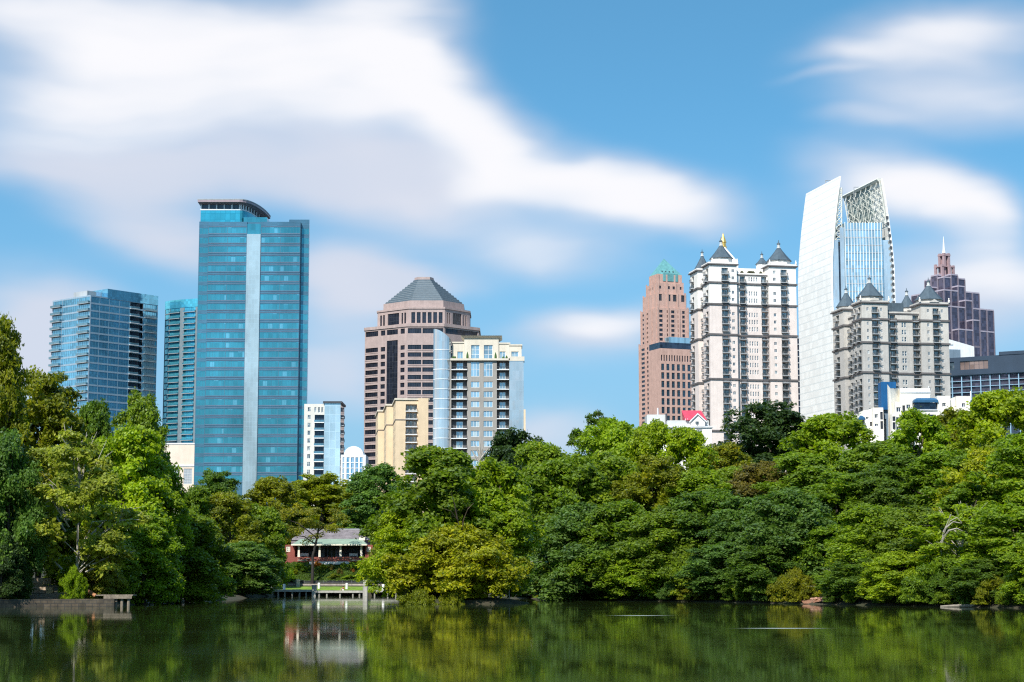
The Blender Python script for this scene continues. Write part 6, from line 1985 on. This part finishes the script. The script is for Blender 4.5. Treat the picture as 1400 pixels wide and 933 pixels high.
def rock(x, y, z, s, m, label, group, sq=(1, 1, .65), rz=0.):
    import bmesh
    bm = bmesh.new()
    bmesh.ops.create_icosphere(bm, subdivisions=2, radius=1)
    ph = NR.uniform(0, 6, 3)
    for v in bm.verts:
        f = 1 + .22 * math.sin(v.co.x * 3 + ph[0]) * math.sin(v.co.y * 2.6 + ph[1]) + .16 * math.sin(v.co.z * 4 + ph[2]) + .05 * NR.normal()
        v.co = Vector((v.co.x * f * sq[0] * s, v.co.y * f * sq[1] * s, v.co.z * f * sq[2] * s))
    me = bpy.data.meshes.new('rock'); bm.to_mesh(me); bm.free(); me.materials.append(m)
    o = link('rock', me); o.location = (x, y, z); o.rotation_euler = (0, 0, rz)
    return tag(o, label, 'rock', group)
M_ROCKP = mat('pale_rock', (.36, .33, .30), .9, .2, 2.5, fine=8)
M_ROCKR = mat('reddish_rock', (.36, .20, .14), .9, .25, 2.5, fine=8)
for p, Y, s, lab in ((363.5, 329.5, .55, 'largest pale rock at the left end of the dock'), (366.5, 331, .5, 'pale rock behind the largest one at the left dock end'), (369, 333, .4, 'small pale rock at the left dock end nearest the lawn')):
    rock(px_x(p, Y), Y, max(hz(px_x(p, Y), Y), .1) + .5, s, M_ROCKP, lab, 'pale rocks by the dock', (1, 1, 1.2))
for k, (p, s) in enumerate(((200, .45), (209, .55), (217, .7), (223, .5), (236, .4), (244, .45), (254, .35))):
    Y = float(np.interp(p, [186, 215, 262], [214, 228, 246])) + .5
    rock(px_x(p, Y), Y, .2, s, M_ROCKP, 'pale rock at the waterline between the wooden jetty and the low drooping tree', 'pale rocks along the left shore', rz=k)
for k in range(15):
    p = 1102 + 2.6 * k + NR.uniform(-1, 1); Y = float(np.interp(p, [1100, 1200], [221, 209])) + .6 + NR.uniform(0, 2.2)
    x = px_x(p, Y); rock(x, Y, max(hz(x, Y), .05) + .12, NR.uniform(.2, .45), M_ROCKR, 'reddish rock on the bare clay bank at the waterline', 'rocks on the clay bank', rz=k)
# floating log with an upright fork
r = tag(empty('floating_log', (wp(1322, 195.5)[0], 195.5, .05)), 'pale floating log with an upright fork at the lower right shore', 'log')
u = 195.5 / FL
mb = MB(); mb.tube([(-32 * u, 1.6, .0), (-8 * u, .5, .12), (8 * u, -.1, .1)], [.10, .16, .15], 7); build(mb, 'trunk', mat('driftwood', (.24, .21, .17), .9, .2, 2), r)
mb = MB(); mb.tube([(6 * u, 0, .08), (12 * u, -.1, .45), (14.5 * u, -.15, .95)], [.15, .12, .05], 7); build(mb, 'fork', MATS['driftwood'], r)
# arching bare branches lower right
# left landing: stone edge, steps, jetty, log
r = None
xa, xb = wp(-40, 198)[0], wp(157, 201)[0]
pts = [wp(-70, 188.2), wp(20, 196.6), wp(60, 198.2), wp(110, 199.6), wp(157, 200.4)]
m, t, b_ = newmat('stone_block_edge')
oc = t.new('ShaderNodeTexCoord').outputs['Object']
br = t.new('ShaderNodeTexBrick'); uvn = t.new('ShaderNodeUVMap').outputs[0]
t.put(br.inputs['Vector'], uvn); br.inputs['Scale'].default_value = 1.; br.inputs['Brick Width'].default_value = .72; br.inputs['Row Height'].default_value = .34; br.inputs['Mortar Size'].default_value = .035
br.inputs['Color1'].default_value = (.125, .092, .06, 1); br.inputs['Color2'].default_value = (.07, .058, .04, 1); br.inputs['Mortar'].default_value = (.05, .045, .04, 1)
t.put(b_.inputs['Base Color'], t.vmath('MULTIPLY', br.outputs[0], t.rng(t.noise(oc, 1.2, 4), .3, .7, .6, 1.3))); b_.inputs['Roughness'].default_value = .9
mb = MB(); acc = 0
zt = .80
for p, q in zip(pts, pts[1:]):
    L = math.dist(p, q)
    mb.poly([(p[0], p[1], -.6), (q[0], q[1], -.6), (q[0], q[1], zt), (p[0], p[1], zt)], 0, [(acc, -.6), (acc + L, -.6), (acc + L, zt), (acc, zt)])
    mb.poly([(p[0], p[1], zt), (q[0], q[1], zt), (q[0], q[1] + .6, zt), (p[0], p[1] + .6, zt)], 0, [(acc, 5), (acc + L, 5), (acc + L, 5.5), (acc, 5.5)])
    mb.poly([(q[0], q[1] + .6, -.6), (p[0], p[1] + .6, -.6), (p[0], p[1] + .6, zt), (q[0], q[1] + .6, zt)])
    acc += L
tag(build(mb, 'stone_edge', m), 'low grey stone block edging of the left shore landing', 'wall')
M_TIMB = mat('step_timber', (.40, .31, .22), .85, .2, 1.5, fine=5)
r = tag(empty('timber_steps', (wp(60, 212)[0], 212, 0)), 'shallow timber-edged steps climbing the dirt path on the left bank', 'steps')
for pa, pb, py, Y in ((30, 64, 807.2, 209), (34, 72, 802.8, 214), (44, 58, 796.8, 220), (38, 70, 790.3, 227)):
    x0, x1 = wp(pa, Y)[0] - r.location.x, wp(pb, Y)[0] - r.location.x
    z = max(Zc(py, Y), hz(wp((pa + pb) / 2, Y)[0], Y) + .12)
    mb = MB(); mb.box(x0, x1, Y - 212, Y - 212 + .45, z - .75, z); build(mb, 'step', M_TIMB, r)
for pa, pb, py, Y, lab in ((64.5, 73.5, 807.5, 208.5, 'lower short sunlit plank beside the timber steps'), (64, 73, 803.6, 212, 'upper short sunlit plank beside the timber steps')):
    x0, x1 = wp(pa, Y)[0], wp(pb, Y)[0]
    mb = MB(); mb.box(-(x1 - x0) / 2, (x1 - x0) / 2, -.25, .25, -.5, 0); mb.box(-(x1 - x0) / 2 - .03, (x1 - x0) / 2 + .03, -.3, .3, .002, .06)
    o = build(mb, 'plank', mat('sunlit_plank', (.55, .42, .22), .8, .15)); o.location = ((x0 + x1) / 2, Y, max(Zc(py, Y), hz(x0, Y) + .1)); tag(o, lab, 'plank', 'planks by the steps')
Yj = 202.
r = tag(empty('jetty', (wp(159, Yj)[0], Yj, 0)), 'small weathered wooden jetty on posts at the end of the stone edge', 'jetty')
u = Yj / FL
zj = Zc(813.2, Yj)
mb = MB()
k = -25
while k < 24:
    mb.box(k * u, (k + 3.4) * u, -.9, 1.2, zj - .12, zj + random.uniform(-.01, .01)); k += 3.6
M_JET = mat('dark_jetty_wood', (.20, .165, .125), .9, .2, 1.2, fine=5)
build(mb, 'deck', M_JET, r)
mb = MB(); mb.box(-14 * u, 24 * u, -.98, -.91, zj - .42, zj - .1); build(mb, 'edge_beam', M_JET, r)
for p in (2, 10, 19):
    mb = MB(); mb.lathe(p * u, -.6, [(.17, -1.2), (.16, zj - .13)], 8); build(mb, 'post', M_JET, r)
r = tag(empty('fallen_log', (wp(120, 206.5)[0], 206.5, hz(wp(120, 206.5)[0], 206.5))), 'orange-brown fallen log leaning on the landing behind the jetty', 'log')
mb = MB(); mb.tube([(-7 * u, .3, .95), (1 * u, 0, .7), (12 * u, -.2, .22)], [.24, .26, .2], 8); build(mb, 'trunk', mat('orange_wood', (.42, .20, .10), .85, .25, 2), r)
mb = MB(); mb.tube([(-8 * u, .3, 0), (-7.5 * u, .3, .95)], [.13, .1], 6); mb.tube([(-4 * u, .3, .9), (-8 * u, .1, 1.25)], [.12, .05], 6); build(mb, 'branch_stub', M_BARK, r)

# ---------------------------------------------------------------- seated person on the dock
def skin_mesh(name, verts, edges, radii, m, parent, lev=2):
    import bmesh
    bm = bmesh.new()
    L = bm.verts.layers.skin.verify()
    vs = [bm.verts.new(v) for v in verts]
    for i, j in edges: bm.edges.new((vs[i], vs[j]))
    for i, v in enumerate(vs):
        q = radii[i]; v[L].radius = q if isinstance(q, tuple) else (q, q); v[L].use_root = i == 0
    me = bpy.data.meshes.new(name); bm.to_mesh(me); bm.free(); me.materials.append(m)
    o = link(name, me, parent)
    o.modifiers.new('Skin', 'SKIN').use_smooth_shade = True
    s_ = o.modifiers.new('Sub', 'SUBSURF'); s_.levels = lev; s_.render_levels = lev
    return o
M_SKIN = mat('skin', (.52, .31, .22), .6, .05)
r = tag(empty('person', (px_x(469.5), Yd + .3, zd - .045), R(180)), 'person in an orange top sitting with knees drawn up on the central dock', 'person')
V = [(0, 0, .13), (-.06, 0, .34), (-.02, 0, .52), (.02, 0, .62), (.06, 0, .72), (.09, 0, .82),
     (.0, .17, .55), (.18, .22, .36), (.36, .14, .40), (.44, .08, .41), (.0, -.17, .55), (.18, -.22, .36), (.36, -.14, .40), (.44, -.08, .41),
     (.06, .10, .13), (.40, .12, .44), (.50, .12, .08), (.66, .13, .04), (.06, -.10, .13), (.40, -.12, .44), (.50, -.12, .08), (.66, -.13, .04)]
E = [(0, 1), (1, 2), (2, 3), (3, 4), (4, 5), (2, 6), (6, 7), (7, 8), (8, 9), (2, 10), (10, 11), (11, 12), (12, 13), (0, 14), (14, 15), (15, 16), (16, 17), (0, 18), (18, 19), (19, 20), (20, 21)]
Rr = [.13, (.12, .14), (.12, .15), .06, .095, .09, .06, .048, .038, .035, .06, .048, .038, .035, .09, .065, .045, .035, .09, .065, .045, .035]
skin_mesh('body', V, E, Rr, M_SKIN, r)
skin_mesh('shirt', [(-.02, 0, .2), (-.06, 0, .36), (-.02, 0, .54), (.0, .18, .55), (.13, .23, .42), (.0, -.18, .55), (.13, -.23, .42)], [(0, 1), (1, 2), (2, 3), (3, 4), (2, 5), (5, 6)], [.15, (.14, .17), (.14, .18), .085, .07, .085, .07], mat('orange_cloth', (.62, .22, .09), .8, .1), r)
skin_mesh('shorts', [(0, 0, .14), (.06, .10, .15), (.30, .12, .36), (.06, -.10, .15), (.30, -.12, .36)], [(0, 1), (1, 2), (0, 3), (3, 4)], [.15, .11, .085, .11, .085], mat('white_cloth', (.7, .68, .64), .8, .05), r, 1)
mb = MB(); mb.lathe(.055, 0, [(.105, .70), (.118, .77), (.105, .85), (.06, .9), (.0, .915)], 10); build(mb, 'hair', mat('brown_hair', (.06, .03, .02), .6, .2), r)

# ================================================================ sky, sun, camera
SUN_EL, sunv = 44., None
az = R(-155)                                        # behind the camera, to the left
sunv = Vector((math.sin(az) * math.cos(R(SUN_EL)), math.cos(az) * math.cos(R(SUN_EL)), math.sin(R(SUN_EL))))
ld = bpy.data.lights.new('sun', 'SUN'); ld.energy = 3.5; ld.angle = R(.53); ld.color = (1., .955, .88)
lo = link('sun', ld); lo.rotation_euler = (-sunv).to_track_quat('-Z', 'Y').to_euler(); lo.location = (0, 0, 300)
W = bpy.data.worlds.new('World'); S.world = W; W.use_nodes = True
t = NT(W.node_tree)
bg = t.n['Background']; bg.inputs[1].default_value = .1
sky = t.new('ShaderNodeTexSky', sky_type='NISHITA', sun_disc=False)
sky.sun_elevation = R(SUN_EL); sky.sun_rotation = az % (2 * math.pi); sky.altitude = 200; sky.air_density = 1.0; sky.dust_density = .3; sky.ozone_density = 2.5
gen = t.new('ShaderNodeTexCoord').outputs['Generated']
sx = t.new('ShaderNodeSeparateXYZ'); t.put(sx.inputs[0], gen)
gx_, gy_, gz_ = sx.outputs
# look the clear sky up a little higher, so the low sky keeps its blue
cz = t.new('ShaderNodeCombineXYZ'); t.put(cz.inputs[0], gx_); t.put(cz.inputs[1], gy_); t.put(cz.inputs[2], t.math('ADD', t.math('MULTIPLY', t.math('MAXIMUM', gz_, 0.), 1.6), .13))
t.put(sky.inputs['Vector'] if 'Vector' in sky.inputs else sky.inputs[0], t.vmath('NORMALIZE', cz.outputs[0]))
clear = t.vmath('MULTIPLY', sky.outputs[0], SKYT)
A_ = t.math('ARCTAN2', gx_, gy_)
E_ = t.math('ARCSINE', gz_)
ae = t.new('ShaderNodeCombineXYZ'); t.put(ae.inputs[0], A_); t.put(ae.inputs[1], E_)
n_w = t.new('ShaderNodeTexNoise'); t.put(n_w.inputs['Vector'], t.scale(ae.outputs[0], (5., 9., 1))); n_w.inputs['Scale'].default_value = 1.; n_w.inputs['Detail'].default_value = 4; n_w.inputs['Roughness'].default_value = .5
warp = t.vmath('MULTIPLY', t.vmath('SUBTRACT', n_w.outputs['Color'], (.5, .5, .5)), (.10, .055, 0))
n_f = t.new('ShaderNodeTexNoise'); t.put(n_f.inputs['Vector'], t.scale(t.vmath('ADD', ae.outputs[0], warp), (7., 30., 1))); n_f.inputs['Scale'].default_value = 1.; n_f.inputs['Detail'].default_value = 3; n_f.inputs['Roughness'].default_value = .45
q = t.vmath('ADD', ae.outputs[0], warp)
def ang(px, py):
    u, v = (px - 700) / FL, (466.5 - py) / FL
    y, z = cp - sp * v, sp + cp * v
    return math.atan2(u, y), math.asin(z / math.sqrt(u * u + y * y + z * z))
def blob(px, py, w, h, rot=0., amp=1.):
    a, e = ang(px, py)
    mp = t.new('ShaderNodeMapping', vector_type='TEXTURE')
    t.put(mp.inputs[0], q)
    mp.inputs['Location'].default_value = (a, e, 0); mp.inputs['Rotation'].default_value = (0, 0, R(rot)); mp.inputs['Scale'].default_value = (w / FL, h / FL, 1)
    return t.rng(t.vmath('LENGTH', mp.outputs[0]), 1., 0., 0., amp)
def total(L):
    s_ = None
    for x in L:
        v = blob(*x); s_ = v if s_ is None else t.math('ADD', s_, v)
    return s_
white = total(CL_WHITE)
grey = total(CL_GREY)
fine = t.rng(n_f.outputs[0], .3, .7, .78, 1.16, False)
# cloud field elsewhere in the sky (seen in the glass)
lb = t.new('ShaderNodeMapping', vector_type='TEXTURE'); t.put(lb.inputs[0], q); lb.inputs['Location'].default_value = (-1.65, .12, 0); lb.inputs['Scale'].default_value = (.75, .42, 1)
lbank = t.rng(t.vmath('LENGTH', lb.outputs[0]), 1., .3, 0, .95)
p3 = t.vmath('MULTIPLY', gen, (3., 3., 9.))
far_n = t.math('MAXIMUM', lbank, t.rng(t.noise(p3, .8, 5), .50, .70, 0, .7))
front = t.rng(t.math('ABSOLUTE', A_), .33, .5, 0, 1)
above = t.rng(E_, .32, .42, 0, 1)
away = t.math('MAXIMUM', front, above)
wa = t.math('MULTIPLY', white, fine)
dens_w = t.math('ADD', t.rng(wa, -.05, 1.4, 0, 1), t.math('MULTIPLY', far_n, away), clamp=True)
under = t.rng(total(CL_UNDER), 0, 1, 1, .42, False)
dens_w = t.math('MULTIPLY', dens_w, under)
dens_g = t.rng(t.math('MULTIPLY', grey, fine), .0, 1.0, 0, .92)
clear = t.mix(t.rng(E_, .26, -.01, 0, .9), clear, tuple(10 * x for x in (.185, .29, .37)))
c = t.mix(dens_g, clear, tuple(10 * x for x in (.38, .405, .47)))
c = t.mix(dens_w, c, t.mix(t.rng(dens_w, .3, 1, 0, 1), tuple(10 * x for x in (.43, .44, .49)), tuple(10 * x for x in (.535, .535, .555))))
t.put(bg.inputs[0], c)
cd = bpy.data.cameras.new('camera'); cd.sensor_width = 36; cd.lens = FL / 1400 * 36; cd.clip_start = .1; cd.clip_end = 20000
co = link('camera', cd); co.location = (0, 0, CH); co.rotation_euler = (math.pi / 2 + PT, 0, 0)
S.camera = co
vs_ = S.view_settings
vs_.view_transform = 'Standard'; vs_.look = 'None'; vs_.gamma = 1; vs_.use_curve_mapping = False; vs_.exposure = EXPO
S.render.engine = 'CYCLES'
cy = S.cycles
cy.max_bounces = 6; cy.diffuse_bounces = 4; cy.glossy_bounces = 3; cy.transmission_bounces = 2; cy.transparent_max_bounces = 4
cy.caustics_reflective = False; cy.caustics_refractive = False; cy.sample_clamp_indirect = 6
cy.use_denoising = False
cy.filter_width = 1.2
try:
    cy.denoiser = 'OPENIMAGEDENOISE'; cy.denoising_input_passes = 'RGB_ALBEDO_NORMAL'
except Exception:
    pass
